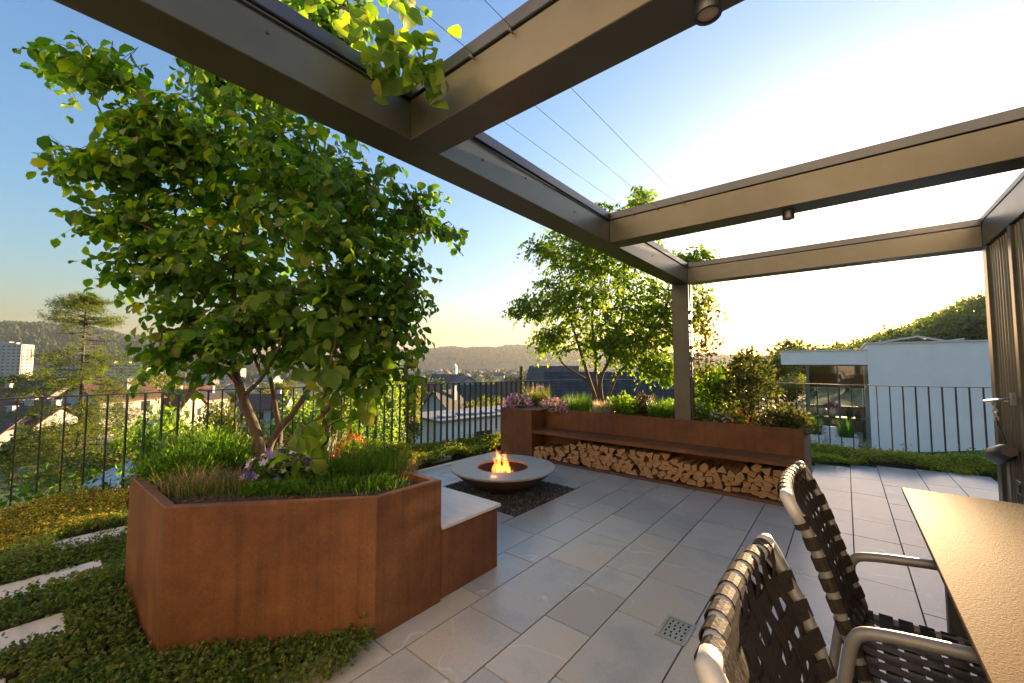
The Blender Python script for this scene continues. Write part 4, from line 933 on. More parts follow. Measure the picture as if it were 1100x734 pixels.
for (px, py, lab) in [(282, 528, 'low leafy tuft at the front rim below the pansies'), (318, 527, 'low leafy tuft at the front rim below the sapling'), (372, 524, 'low leafy tuft at the front rim right of the sapling'), (172, 520, 'low leafy tuft at the left corner of the big planter'), (408, 520, 'low leafy tuft at the front corner of the big planter')]:
    ferny(pp(px, py), .11, 420, lab, LEAF_A, .055)
for k, px in enumerate((200, 228, 262, 300, 336, 360, 392, 422)):
    c = pp(px, 529-max(0, px-340)*.05); V, f = tuftcloud(c, 70, .13, .11, .0045, (.6, 1.5)); r = plant('grass_tuft', c, 'sparse green blades leaning over the front rim of the big planter', 'grass', 'grass blades along the front rim'); putcloud('blades', [(V, f, 0)], [GRASS if k % 2 else LEAF_A], r)
# sapling with big leaves in front of the stems
c = np.array(pp(345, 520)); r = plant('sapling', c, 'twisted sapling with large light-green leaves at the front of the big planter', 'plant')
stm = catmull([c, at(338, 492, 2.75), at(352, 470, 2.75), at(346, 440, 2.78), at(352, 405, 2.8), at(362, 360, 2.8), at(372, 300, 2.85)], 5)
mb = MB().tube(stm, list(np.linspace(.017, .006, len(stm))), 8).tube(catmull([c+[.02, .02, .0], at(365, 507, 2.8), at(372, 500, 2.85)], 4), .012, 7)
LP = []; LD = []; LN = []; LS = []
for (px, py, dp, n, sp) in [(322, 492, 2.66, 12, .09), (338, 470, 2.68, 8, .06), (310, 510, 2.66, 4, .05), (350, 455, 2.74, 5, .06), (352, 420, 2.76, 9, .08), (358, 390, 2.78, 12, .1), (364, 350, 2.8, 14, .11), (372, 315, 2.82, 14, .12), (340, 330, 2.7, 8, .1), (395, 415, 2.85, 8, .1), (335, 400, 2.75, 6, .08), (365, 425, 2.74, 12, .1), (388, 445, 2.78, 9, .08), (325, 470, 2.66, 7, .07), (400, 395, 2.8, 10, .1)]:
    q = at(px, py, dp); k = int(np.argmin([np.linalg.norm(q-s_) for s_ in stm])); mb.tube([stm[k], (stm[k]+q)/2+[0, 0, .015], q], [.004, .003, .002], 4)
    for _ in range(n): LP.append(q+RNG.normal(0, sp*.6, 3)); LD.append(RNG.normal(0, .7, 3)+np.array([-.1, -.2, -.35])); LN.append(RNG.normal(0, .45, 3)+np.array([.15, -.6, .6])); LS.append(.135*RNG.uniform(.55, 1.1))
put('stem', mb, MT['bark'], r); LS = np.array(LS); putcloud('foliage', [(*cloud(np.array(LP), np.array(LD), np.array(LN), LS, TR, LS*.85), 0)], [LEAF_B], r)
# litter and chips on the soil of the planters
P = []
while len(P) < 900:
    x, y = RNG.uniform(-4.2, -1.97), RNG.uniform(.48, 1.7)
    if inpoly([x], [y], INN)[0]: P.append((x, y, .698))
v, f = pebbles(np.array(P), .006, .016); tag(link('bark_mulch', mesh_np('bark_mulch', v, f, [MT['wood_bark']])), label='brown bark mulch on the soil of the big planter', kind='stuff')
# ---- stepping slabs and ground cover
for k, (x0, y0, x1, y1, lab) in enumerate([(-4.22, -1.6, -3.95, .43, 'second pale stepping slab from the fence on the left'), (-3.5, -1.6, -3.22, .22, 'third pale stepping slab from the fence, partly overgrown'), (-4.93, .2, -4.66, .66, 'farthest pale stepping slab by the yellow ground cover on the left'),
        (-2.98, -1.6, -2.72, .02, 'nearest pale stepping slab at the bottom left edge'), (-4.95, 3.95, -4.75, 4.3, 'pale slab in the ground cover left of the fire bowl'), (-5.0, 5.15, -4.78, 5.5, 'pale slab in the ground cover between fire bowl and long planter')]):
    tag(put('stepping_slab', MB().box((x0, y0, -.01), (x1, y1, .042), ch=.004), MT['slab']), lab, 'slab', 'stepping slabs in the ground cover')
SL = [(-4.22, -1.6, -3.95, .43), (-3.5, -1.6, -3.22, .22), (-4.93, .2, -4.66, .66), (-2.98, -1.6, -2.72, .02), (-4.95, 3.95, -4.75, 4.3), (-5.0, 5.15, -4.78, 5.5)]
def lump(x, y): return .5+.25*np.sin(x*5.1+1.3*np.sin(y*3.7))+.25*np.sin(y*6.3+1.7*np.sin(x*4.1))
def cover(name, poly, dens, mat, label, hmax=.11, s=.026, keep=None, per=5):
    xs_ = [p[0] for p in poly]; ys_ = [p[1] for p in poly]; A = (max(xs_)-min(xs_))*(max(ys_)-min(ys_)); n = int(A*dens)
    x = RNG.uniform(min(xs_), max(xs_), n); y = RNG.uniform(min(ys_), max(ys_), n); ok = inpoly(x, y, poly)
    ok &= ~inpoly(x, y, inset(PLANTER, -.02*sgn)); ok &= ~((x > X0-.02) & (x < X1+.02) & (y > YF-.02) & (y < YR+.05))
    for (a, b, c_, d) in SL:
        e = .02-.05*lump(x*2.3, y*2.3); ok &= ~((x > a-e) & (x < c_+e) & (y > b-e) & (y < d+e))
    if keep is not None: ok &= keep(x, y)
    ok &= (.5+.25*np.sin(x*9.1+2*np.sin(y*7.3))+.25*np.sin(y*10.7+2*np.sin(x*8.9))) > RNG.uniform(-.1, .28, len(x))
    x, y = x[ok], y[ok]; n = len(x); h = hmax*(.2+.8*lump(x, y))*RNG.uniform(.35, 1, n)*np.where(RNG.random(n) < .03, 1.7, 1.0)
    P = np.repeat(np.column_stack([x, y, h-.01]), per, axis=0)+RNG.normal(0, s*.35, (n*per, 3)); m = len(P)
    D = rdir(m); D[:, 2] = np.abs(D[:, 2])*.8+.15; N = unit(rdir(m)*.5+np.array([0, 0, 1.0]))
    V, f = cloud(P, D, N, s*RNG.uniform(.6, 1.25, m), TD, s*RNG.uniform(.7, 1.3, m)*1.15)
    o = link(name, mesh_np(name, V, f, [mat], None, True)); tag(o, label=label, kind='stuff'); return o
wob = lambda x, y: .09*np.sin(x*7+y*3)+.06*np.sin(y*11+x*5)
def kL(x, y):
    e = wob(x, y)*.5
    near = (y < 1.25) & (x < -2.02+e-.18*np.clip((1.05-y), 0, 1)+.12)
    return near | (x < -4.2) & (y < 1.8) | (x < -4.63+e) & (y >= 1.8)
fen_poly = [tuple(p) for p in FENCE if p[1] < 7.2]+[(-4.4, 7.2), (-4.4, 1.5), (-1.7, 1.5), (-1.7, -2.2), (-6.3, -2.2)]
cover('ground_cover', [q for q in fen_poly], 3900, SEDUM, 'dense low green ground cover round the big planter and stepping slabs', .15, .02, lambda x, y: kL(x, y) & (x > -5.05+wob(x, y)) & (y < 2.2))
cover('bed_ground_cover', [q for q in fen_poly], 5200, SEDUM_G, 'yellow-green ground cover between fire bowl and railing', .2, .024, lambda x, y: kL(x, y) & (y >= 2.2))
cover('sunny_ground_cover', [q for q in fen_poly], 3600, SEDUM_Y, 'yellow-green flowering ground cover along the foot of the left railing', .16, .021, lambda x, y: kL(x, y) & (x < -4.95+wob(x, y)) & (y < 2.2))
fr_poly = [tuple(p) for p in FENCE if p[1] >= 7.0 or p[0] > -4]+[(1.9, 8.0), (1.4, 7.95), (.86, 7.95), (.28, 7.8), (-.45, 7.25), (-4.4, 6.5)]
cover('edge_ground_cover', fr_poly, 3000, SEDUM_G, 'low green ground cover between the paving and the right railing', .22, .026, lambda x, y: y > np.interp(x, [-4.6, -4.2, -.45, .28, .86, 1.4], [5.25, 6.5, 7.25, 7.75, 7.92, 7.95])+wob(x, y)*.8)
def kW(x, y): return (y < 1.3) & (x < -1.75)
# ================================================================== land and hills
def sstep(a, b, x): t = np.clip((x-a)/(b-a), 0, 1); return t*t*(3-2*t)
def crest(px, r):
    y = np.interp(px, [780, 840, 880, 915, 940, 960, 1000, 1060, 1150, 1300], [390, 386, 379, 369, 360, 352, 336, 309, 270, 230])
    th = np.arctan((px-CX)/F); return EYE+(392-y)/F*r*np.cos(th)-8.5
def ground_h(th, r):
    px = CX+F*np.tan(np.clip(th, -1.3, 1.3))
    hl = np.interp(r, [0, 12, 25, 60, 150, 400, 900, 9000], [-4.7, -4.7, -5.5, -9, -15.5, -23.5, -26.5, -26.5])
    c = np.maximum(crest(px, 300.0), -1.0)
    f = np.interp(r, [0, 110, 300, 420, 600, 9000], [0, .12, 1, 1.08, .5, 0]); hr = np.interp(r, [0, 12, 30, 9000], [-3.2, -1.75, -1.7, -1.7])+f*(c+1.0)
    hr = np.where(r > 450, np.minimum(hr, hl+f*(c+26)), hr)
    s_ = sstep(math.radians(20), math.radians(33), th)
    w = .35*np.sin(r*.13+th*9)*np.sin(th*23+r*.05)*np.clip((r-20)/60, 0, 1)
    return hl*(1-s_)+hr*s_+w
def polar(th, r): d = VH*math.cos(th)+RT*math.sin(th); return d*r
def gpos(px, depth):
    x, y = flat(px, depth); th = math.atan((px-CX)/F); return np.array([x, y, float(ground_h(np.array(th), np.array(depth/math.cos(th))))])
ths = np.radians(np.concatenate([np.arange(-180, -64, 6), np.arange(-64, 64, .6), np.arange(64, 181, 6)])); rs_ = np.concatenate([[.5, 4, 7], np.geomspace(9, 5000, 110)])
TH2, R2 = np.meshgrid(ths, rs_, indexing='ij'); H2 = ground_h(TH2, R2)
V = np.stack([VH[0]*np.cos(TH2)*R2+RT[0]*np.sin(TH2)*R2, VH[1]*np.cos(TH2)*R2+RT[1]*np.sin(TH2)*R2, H2], -1).reshape(-1, 3)
nr = len(rs_); fcs = [(i*nr+j, i*nr+j+1, (i+1)*nr+j+1, (i+1)*nr+j) for i in range(len(ths)-1) for j in range(nr-1)]
tag(link('ground', mesh_np('ground', V, fcs, [MT['land']], None, True)), kind='structure')
def ridge(name, prof, r0, back, seed):
    pxs = np.array([p[0] for p in prof]); ys = np.array([p[1] for p in prof]); g = np.random.default_rng(seed)
    t0 = math.atan((pxs[0]-CX)/F); t1 = math.atan((pxs[-1]-CX)/F); na = 260; th = np.linspace(t0, t1, na); px = CX+F*np.tan(th)
    H = EYE+(392-np.interp(px, pxs, ys))/F*r0*np.cos(th)-16
    w = sum(a*np.sin(th*k+g.uniform(0, 6)) for a, k in ((5, 40), (3.5, 83), (2.5, 160))); H = H+w
    rad = np.linspace(-1, 1, 27); V = []
    for i in range(na):
        for q in rad:
            r = r0+(q*back if q > 0 else q*back*1.1); k = math.cos(q*PI/2)**1.3 if abs(q) < 1 else 0
            gl = 14*math.sin(th[i]*55+q*7)*math.sin(q*9+th[i]*31)*k*(1-k)*2
            d = VH*math.cos(th[i])+RT*math.sin(th[i]); V.append((d[0]*r, d[1]*r, -27+(H[i]+27)*k+gl))
    m = len(rad); f = [(i*m+j, i*m+j+1, (i+1)*m+j+1, (i+1)*m+j) for i in range(na-1) for j in range(m-1)]
    V = np.array(V); tag(link(name, mesh_np(name, V, f, [MT['hill']], None, True)), kind='structure')
    return V.reshape(na, m, 3)
hills = [ridge('hills', [(-900, 300), (-300, 333), (-100, 343), (0, 346), (40, 348), (80, 352), (120, 357), (170, 364), (230, 375), (300, 385), (380, 394)], 2500, 900, 1),
         ridge('hills', [(180, 392), (260, 388), (330, 384), (380, 379), (420, 376), (470, 374), (530, 373), (572, 371), (600, 374), (650, 378), (720, 380), (800, 383), (880, 378), (950, 365), (1100, 350)], 3400, 1000, 2)]
def forest(name, grid, n, h, label, seed, jr=(0, 17)):
    g = np.random.default_rng(seed); na, m, _ = grid.shape; i = g.uniform(0, na-1.01, n); j = g.uniform(jr[0], jr[1], n)
    i0 = i.astype(int); j0 = j.astype(int); fi = (i-i0)[:, None]; fj = (j-j0)[:, None]
    P = (grid[i0, j0]*(1-fi)+grid[i0+1, j0]*fi)*(1-fj)+(grid[i0, j0+1]*(1-fi)+grid[i0+1, j0+1]*fi)*fj
    conif = g.uniform(0, 1, n) < .4; hh = h*g.uniform(.6, 1.15, n); w = np.where(conif, .2, .36)*hh
    k = 6; ang = np.linspace(0, 2*PI, k, endpoint=False); V = np.zeros((n, 2*k+1, 3))
    rr_ = w[:, None]*g.uniform(.75, 1.2, (n, k))
    for q in range(k):
        V[:, q] = P+np.stack([np.cos(ang[q])*rr_[:, q], np.sin(ang[q])*rr_[:, q], hh*.18], -1)
        r2 = rr_[:, q]*np.where(conif, .55, .8); V[:, k+q] = P+np.stack([np.cos(ang[q])*r2, np.sin(ang[q])*r2, hh*.66], -1)
    V[:, 2*k] = P+np.stack([0*hh, 0*hh, hh], -1)
    f = []
    tf = [(q, (q+1) % k, k+(q+1) % k, k+q) for q in range(k)]+[(k+q, k+(q+1) % k, 2*k) for q in range(k)]
    for a in range(n): o = a*(2*k+1); f += [tuple(x+o for x in t) for t in tf]
    tag(link(name, mesh_np(name, V.reshape(-1, 3), f, [MT['forest']])), label=label, kind='stuff')
forest('hill_forest', hills[0], 13000, 22, 'dark wooded slope of the hill on the left', 3, (2, 15))
forest('hill_forest', hills[1], 9000, 24, 'hazy wooded ridge in the middle distance', 4, (2, 15))
g = np.random.default_rng(15); n = 7000; pxs_ = np.where(g.random(n) < .28, g.uniform(-620, -60, n), g.uniform(-60, 830, n)); dps = 600*(2900/600)**g.uniform(0, 1, n)
gr = np.array([[gpos(a, b)]*2 for a, b in zip(pxs_, dps)])
gv = MB()
for a in gr[:, 0]:
    h = g.uniform(5, 12); w = h*g.uniform(.35, .6); o = len(gv.v)
    gv.v += [(a[0]+w*math.cos(q), a[1]+w*math.sin(q), a[2]+h*.15) for q in (0, 1.26, 2.5, 3.77, 5.0)]+[(a[0]+w*.75*math.cos(q+.6), a[1]+w*.75*math.sin(q+.6), a[2]+h*.7) for q in (0, 1.26, 2.5, 3.77, 5.0)]+[(a[0], a[1], a[2]+h)]
    gv.f += [(o+q, o+(q+1) % 5, o+5+(q+1) % 5, o+5+q) for q in range(5)]+[(o+5+q, o+5+(q+1) % 5, o+10) for q in range(5)]; gv.m += [0]*10; gv.sm += [False]*10
tag(put('valley_wood', gv, MT['forest']), label='countless small trees over the far valley floor', kind='stuff')
# wood on the slope to the right: one mass of crowns
g = np.random.default_rng(8); parts = []
LP = []; LS = []
for k in range(620):
    px = g.uniform(835, 1190); dR = g.uniform(120, 330); th = math.atan((px-CX)/F)
    if px < 905 and dR > 290: continue
    p = polar(th, dR); z = float(ground_h(np.array(th), np.array(dR))); h = g.uniform(5, 9.5); w = h*g.uniform(.28, .42); m = 95
    d = rdir(m, g); LP.append(np.array([p[0], p[1], z+h*.58])+d*(g.uniform(0, 1, (m, 1))**.4)*np.array([w, w, h*.45])); LS.append(np.full(m, .13*h)*g.uniform(.6, 1.2, m))
LP = np.concatenate(LP); LS = np.concatenate(LS); m = len(LP)
putcloud('hillside_wood', [(*cloud(LP, rdir(m, g), unit(rdir(m, g)+[0, 0, .6]), LS, TD, LS), 0)], [LEAF_TOWN], None, label='sunlit wood covering the slope on the right', kind='stuff')
# ================================================================== buildings
def local_put(name, mb, m, par, **k): return put(name, mb, m, par, local=True, **k)
def house(name, px, depth, w, d, ridge_y, roof_h, rot, wall, roof, label, wins=(3, 2), gable_front=False, cat='house', group=None, chim=True, over=.45, zbase=None, extra=None):
    b = gpos(px, depth); zb = b[2]-.6 if zbase is None else zbase; zr = EYE+(392-ridge_y)/F*depth; hw = max(2.2, zr-zb-roof_h)
    ang = math.atan2(RT[1], RT[0])+math.radians(rot)
    t = empty(name, (b[0], b[1], zb), label, cat, group, ang)
    mb = MB()
    x, y = w/2, d/2
    if gable_front: # ridge along y
        mb.add([(-x,-y,0),(x,-y,0),(x,y,0),(-x,y,0),(-x,-y,hw),(x,-y,hw),(x,y,hw),(-x,y,hw),(0,-y,hw+roof_h),(0,y,hw+roof_h)], [(0,1,5,8,4),(1,2,6,5),(2,3,7,9,6),(3,0,4,7)])
    else:
        mb.add([(-x,-y,0),(x,-y,0),(x,y,0),(-x,y,0),(-x,-y,hw),(x,-y,hw),(x,y,hw),(-x,y,hw),(-x,0,hw+roof_h),(x,0,hw+roof_h)], [(0,1,5,4),(1,2,6,9,5),(2,3,7,6),(3,0,4,8,7)])
    local_put('wall', mb, wall, t)
    th = .16; mb = MB(); o = over
    if gable_front:
        s_ = roof_h/x
        for sg in (-1, 1): mb.add([(sg*(x+o), -y-o, hw-o*s_+.02), (0, -y-o, hw+roof_h+.02), (0, y+o, hw+roof_h+.02), (sg*(x+o), y+o, hw-o*s_+.02), (sg*(x+o), -y-o, hw-o*s_+th), (0, -y-o, hw+roof_h+th), (0, y+o, hw+roof_h+th), (sg*(x+o), y+o, hw-o*s_+th)], [(0,1,2,3),(4,7,6,5),(0,4,5,1),(2,6,7,3),(3,7,4,0)])
    else:
        s_ = roof_h/y
        for sg in (-1, 1): mb.add([(-x-o, sg*(y+o), hw-o*s_+.02), (-x-o, 0, hw+roof_h+.02), (x+o, 0, hw+roof_h+.02), (x+o, sg*(y+o), hw-o*s_+.02), (-x-o, sg*(y+o), hw-o*s_+th), (-x-o, 0, hw+roof_h+th), (x+o, 0, hw+roof_h+th), (x+o, sg*(y+o), hw-o*s_+th)], [(0,1,2,3),(4,7,6,5),(0,4,5,1),(2,6,7,3),(3,7,4,0)])
    ro = local_put('roof', mb, roof, t)
    if chim:
        local_put('chimney', MB().box((x*.35, .5, hw+roof_h*.3), (x*.35+.6, 1.1, hw+roof_h+.7)).box((x*.35-.06, .44, hw+roof_h+.702), (x*.35+.66, 1.16, hw+roof_h+.8)), MT['greywall'], ro)
    nx, nz = wins
    for iz in range(nz):
        zc = hw*(iz+.55)/nz
        for ix in range(nx):
            xc = -x+w*(ix+.5)/nx
            wf = local_put('window', MB().box((xc-.62, -y-.05, zc-.72), (xc+.62, -y+.02, zc+.72)), MT['frame'], t)
            local_put('pane', MB().box((xc-.52, -y-.062, zc-.62), (xc-.03, -y-.052, zc+.62)).box((xc+.03, -y-.062, zc-.62), (xc+.52, -y-.052, zc+.62)), MT['window'], wf)
        for yc in (-d*.22, d*.22):
            local_put('window', MB().box((x-.02, yc-.55, zc-.68), (x+.05, yc+.55, zc+.68)), MT['window'], t)
    if extra: extra(t, w, d, hw)
    return t
def balcony(t, w, d, hw):
    for z in (hw*.30, hw*.62):
        local_put('balcony', MB().box((.3, -d/2-1.3, z-.12), (w/2-.1, -d/2-.01, z)).box((.3, -d/2-1.3, z+.001), (w/2-.1, -d/2-1.2, z+.9)).box((.3, -d/2-1.19, z+.001), (.4, -d/2-.01, z+.9)), MT['white'], t)
    local_put('post', MB().box((.3, -d/2-1.28, 0), (.55, -d/2-1.03, hw*.30-.125)).box((w/2-.4, -d/2-1.28, 0), (w/2-.15, -d/2-1.03, hw*.3-.125)), MT['white'], t)
house('town_house', -12, 64, 11, 8, 418, 3.4, 18, MT['cream'], MT['redtile'], 'house with a steep red tiled roof at the far left edge')
house('town_house', 20, 54, 4.6, 7, 432, 1.7, -8, TOWNWALL, MT['browntile'], 'small white gable-fronted house between the brown roofs on the left', (1, 2), True)
house('town_house', -8, 47, 8.2, 8, 444, 2.8, 6, MT['cream'], MT['browntile'], 'house with a brown ribbed roof below the left railing', (2, 2))
house('town_house', 46, 50, 5.2, 6, 437, 1.8, 4, TOWNWALL, MT['browntile'], 'low white house with brown roof behind the larch on the left', (2, 1))
house('town_house', 56, 74, 11, 8, 410, 3.2, -14, TOWNWALL, MT['darktile'], 'house with a long dark roof left of the larch trunk', (3, 2))
house('town_house', 124, 60, 7.8, 8, 412.5, 2.1, -12, TOWNWALL, MT['browntile'], 'white gabled house with balconies right of the larch', (2, 3), True, extra=balcony)
house('town_house', 180, 80, 10.5, 8, 419, 3.2, 8, MT['cream'], MT['redtile'], 'red-roofed house right of the white gabled house', (3, 2))
house('town_house', 222, 100, 7, 7, 418, 2.2, -10, TOWNWALL, MT['darktile'], 'white house with dark roof just left of the tree stems', (2, 2), True)
house('town_house', 290, 76, 7.5, 7, 424, 2.2, 12, TOWNWALL, MT['browntile'], 'white house seen between the stems of the big tree', (3, 2))
house('town_house', 478, 62, 5, 6, 420, 2.6, -20, TOWNWALL, MT['darktile'], 'white gabled house behind the flat-roofed building', (2, 2), True)
house('town_house', 512, 84, 7, 7, 414, 2.8, 10, TOWNWALL, MT['darktile'], 'dark-roofed house right of the white gable beyond the flat roof', (2, 2))
house('town_house', 452, 88, 8, 8, 411, 3.2, 12, MT['cream'], MT['redtile'], 'red-roofed house left of the white gable beyond the flat roof', (3, 2))
house('town_house', 552, 105, 9, 8, 411, 3.0, -8, MT['greywall'], MT['browntile'], 'brown-roofed house left of the big dark roof', (3, 2))
house('dark_roofed_house', 666, 24.5, 8.6, 5.2, 402.3, 3.3, -4, MT['greywall'], MT['darktile'], 'house with a big dark tiled roof directly behind the long planter', (4, 1), chim=False, over=.3)
# flat roofed white building
c0 = np.array(flat(475, 30)); u = unit(np.array(flat(537, 33.7))-c0); v_ = np.array([-u[1], u[0]])
t = empty('flat_roofed_building', (*c0, -6), 'long white flat-roofed building below the railing behind the fire bowl', 'building', rz=math.atan2(u[1], u[0]))
local_put('wall', MB().box((0, 0, -.6), (12, 6, 3.15)), MT['white'], t)
local_put('roof', MB().box((-.18, -.18, 3.152), (12.2, 6.2, 3.30)).box((-.25, -.25, 3.302), (12.27, -.1, 3.38)).box((-.25, -.098, 3.302), (-.1, 6.25, 3.38)), MT['greyroof'], t)
local_put('window', MB().box((-.05, 3.2, 1.9), (-.002, 4.6, 2.3)), MT['window'], t)
for k in range(5): local_put('roof_light', MB().box((1+2.1*k, 1.2+.5*(k % 2), 3.305), (2.2+2.1*k, 2.4+.5*(k % 2), 3.47), ch=.05), MT['panelmetal'], t)
for k in range(3): local_put('window', MB().box((3.2+2.6*k, -.04, 1.2), (4.6+2.6*k, -.002, 2.2)), MT['window'], t)
MT['town'] = TOWNWALL
# apartment blocks
def block(name, px, depth, w, d, top_y, floors, cols, rot, label, wall='white'):
    b = gpos(px, depth); zb = b[2]-2; zt = EYE+(392-top_y)/F*depth; ang = math.atan2(RT[1], RT[0])+math.radians(rot); hh = zt-zb
    t = empty(name, (b[0], b[1], zb), label, 'apartment block', None, ang)
    local_put('wall', MB().box((-w/2, -d/2, 0), (w/2, d/2, hh)), MT[wall], t)
    local_put('roof', MB().box((-w/2-.3, -d/2-.3, hh+.01), (w/2+.3, d/2+.3, hh+.7)), MT['greyroof'], t)
    local_put('roof_house', MB().box((-w*.12, -d*.2, hh+.71), (w*.14, d*.2, hh+4)).box((w*.2, -d*.2, hh+.71), (w*.3, d*.1, hh+3)), MT['cream'], t)
    for c in range(cols+1):
        x = -w/2+w*c/cols; local_put('pier', MB().box((x-w/cols*.2, -d/2-.2, 0), (x+w/cols*.2, -d/2-.005, hh)), MT[wall], t)
    for c in range(4):
        y = -d/2+d*c/3; local_put('pier', MB().box((w/2+.005, y-d*.1+(.6 if c == 0 else 0), 0), (w/2+.2, y+d*.1, hh)), MT[wall], t)
    for k in range(floors):
        z = hh*(k+.45)/floors
        local_put('window_row', MB().box((-w/2+.2, -d/2-.12, z-.8), (w/2-.2, -d/2-.004, z+.8)), MT['window'], t)
        local_put('window_row', MB().box((w/2+.004, -d/2+.7, z-.8), (w/2+.12, d/2-.2, z+.8)), MT['window'], t)
        local_put('balcony_slab', MB().box((-w/2+.3, -d/2-1.1, z-1.3), (w*.1, -d/2-.22, z-1.05)), MT['greywall'], t)
block('apartment_tower', 6, 520, 42, 20, 370.5, 13, 9, 22, 'tall pale apartment tower at the far left', 'town')
block('apartment_block', 112, 540, 108, 16, 391, 7, 22, 10, 'long pale apartment block behind the larch', 'town')
block('apartment_block', 232, 620, 80, 16, 396.5, 5, 16, 6, 'low pale apartment block seen left of the tree stems', 'town')
block('apartment_block', 22, 330, 50, 20, 412, 4, 12, 4, 'low pale commercial block under the apartment tower', 'cream')
# church tower
p = gpos(489, 640); t = empty('church_tower', (p[0], p[1], p[2]), 'slim white church tower in the town centre', 'church', None, .4)
local_put('tower', MB().box((-2.8, -2.8, 0), (2.8, 2.8, 24)), MT['white'], t)
local_put('spire', MB().add([(-3,-3,24),(3,-3,24),(3,3,24),(-3,3,24),(0,0,29)], [(0,1,4),(1,2,4),(2,3,4),(3,0,4),(3,2,1,0)]), MT['white'], t)
local_put('clock', MB().tube([(0, -2.81, 20), (0, -3.0, 20)], 1.3, 16), MT['window'], t)
# far town: small houses, each its own object
walls = [TOWNWALL, MT['cream'], MT['greywall'], TOWNWALL]; roofs = [MT['redtile'], MT['browntile'], MT['darktile'], MT['greyroof'], MT['browntile']]
tmpl = []
for k in range(8):
    mb = MB(); w, d, h, r = 5.2+k % 3, 4.2+(k % 2), 5.5+(k % 4)*1.2, 2.6+(k % 2)
    mb.add([(-w,-d,0),(w,-d,0),(w,d,0),(-w,d,0),(-w,-d,h),(w,-d,h),(w,d,h),(-w,d,h),(-w,0,h+r),(w,0,h+r)], [(0,1,5,4),(1,2,6,9,5),(2,3,7,6),(3,0,4,8,7)], 0)
    for sg in (-1, 1): mb.add([(-w-.5, sg*(d+.6), h-.45), (-w-.5, 0, h+r+.06), (w+.5, 0, h+r+.06), (w+.5, sg*(d+.6), h-.45), (-w-.5, sg*(d+.6), h-.2), (-w-.5, 0, h+r+.31), (w+.5, 0, h+r+.31), (w+.5, sg*(d+.6), h-.2)], [(0,1,2,3),(4,7,6,5),(0,4,5,1),(2,6,7,3),(3,7,4,0)], 1)
    for zz in (1.8, 4.4):
        for i in range(4): mb.box((-w+w*2*(i+.3)/4, -d-.06, zz-.7), (-w+w*2*(i+.65)/4, -d-.01, zz+.7), 2)
    tmpl.append(mesh_np('far_house', mb.v, mb.f, [walls[k % 4], roofs[k % 5], MT['window']], mb.m, False))
g = np.random.default_rng(31); cnt = 0
while cnt < 270:
    px = g.uniform(-40, 300) if g.random() < .45 else g.uniform(425, 640); dep = g.uniform(130, 900) if cnt < 130 else g.uniform(800, 2000)
    if 75 < dep < 125: continue
    p = gpos(px, dep); o = link('far_house', tmpl[int(g.integers(8))]); o.location = (p[0], p[1], p[2]-.8); o.rotation_euler = (0, 0, g.uniform(0, 6.28)); s_ = g.uniform(.75, 1.25); o.scale = (s_, s_, s_*g.uniform(.85, 1.2))
    tag(o, 'small pale house with pitched roof among the trees of the far town', 'house', 'small houses of the far town'); cnt += 1
# house on the wooded slope
house('hill_house', 1041, 190, 13, 9, 344.5, 3.2, -30, MT['white'], MT['greyroof'], 'pale house with a low gable high on the wooded slope', (3, 2), True)
# ------------------------------------------------------------------ white neighbour
nb = empty('neighbour_house', (2, 18.6, -1.6), 'white flat-roofed neighbouring house with a glazed room and projecting canopy', 'house')
YW = 18.6; ZF = -1.42
put('wall', MB().box((.6, YW, -2.6), (9.5, 27, 2.16)), MT['white'], nb)
put('roof', MB().box((.55, YW-.05, 2.162), (9.6, 27.1, 2.21)), MT['webcap'], nb)
put('canopy', MB().box((-1.9, YW-.06, 1.45), (.598, 24.5, 1.93), ch=.01), MT['white'], nb)
put('canopy_edge', MB().box((-1.93, YW-.09, 1.932), (.598, 24.55, 1.985)), MT['webcap'], nb)
put('floor', MB().box((-1.9, YW-.2, ZF-.3), (.598, 24, ZF)), MT['white'], nb)
put('rear_panel', MB().box((-1.1, 22.9, .45), (.595, 23, 1.445)), MT['timber'], nb)
put('rear_wall', MB().box((-1.1, 22.9, ZF+.002), (.595, 23, -.35)), MT['timber'], nb)
put('rear_window', MB().box((-1.08, 22.94, -.345), (.59, 22.955, .445)), MT['glass'], nb)
put('side_window', MB().box((-1.115, YW+.09, ZF+.002), (-1.1, 22.89, 1.445)), MT['glass'], nb)
fr_ = put('window_frame', MB().box((-1.14, YW-.0, ZF+.002), (-1.05, YW+.08, 1.447)).box((-.25, YW+.002, ZF+.06), (-.21, YW+.07, 1.40)).box((-1.049, YW+.001, ZF+.002), (.597, YW+.075, ZF+.058)).box((-1.049, YW+.001, 1.402), (.597, YW+.075, 1.447)), MT['frame'], nb)
put('window', MB().box((-1.048, YW+.03, ZF+.06), (-.252, YW+.042, 1.40)), MT['glass'], nb)
put('window', MB().box((-.208, YW+.03, ZF+.06), (.595, YW+.042, 1.40)), MT['glass'], nb)
put('roof_rail', MB().tube([(.9, 20, 2.25), (2.0, 20, 2.45), (2.7, 20, 2.25), (3.1, 20, 2.32)], .03, 6).tube([(2.0, 20, 2.45), (2.4, 22, 2.45)], .03, 6).tube([(.2, 20.5, 2.02), (-.9, 20.5, 2.02)], .025, 6), MT['webcap'], nb)
tag(put('terrace_floor', MB().box((-2.6, 15.9, -2.4), (8, YW-.21, ZF-.06)), MT['slab']), kind='structure')
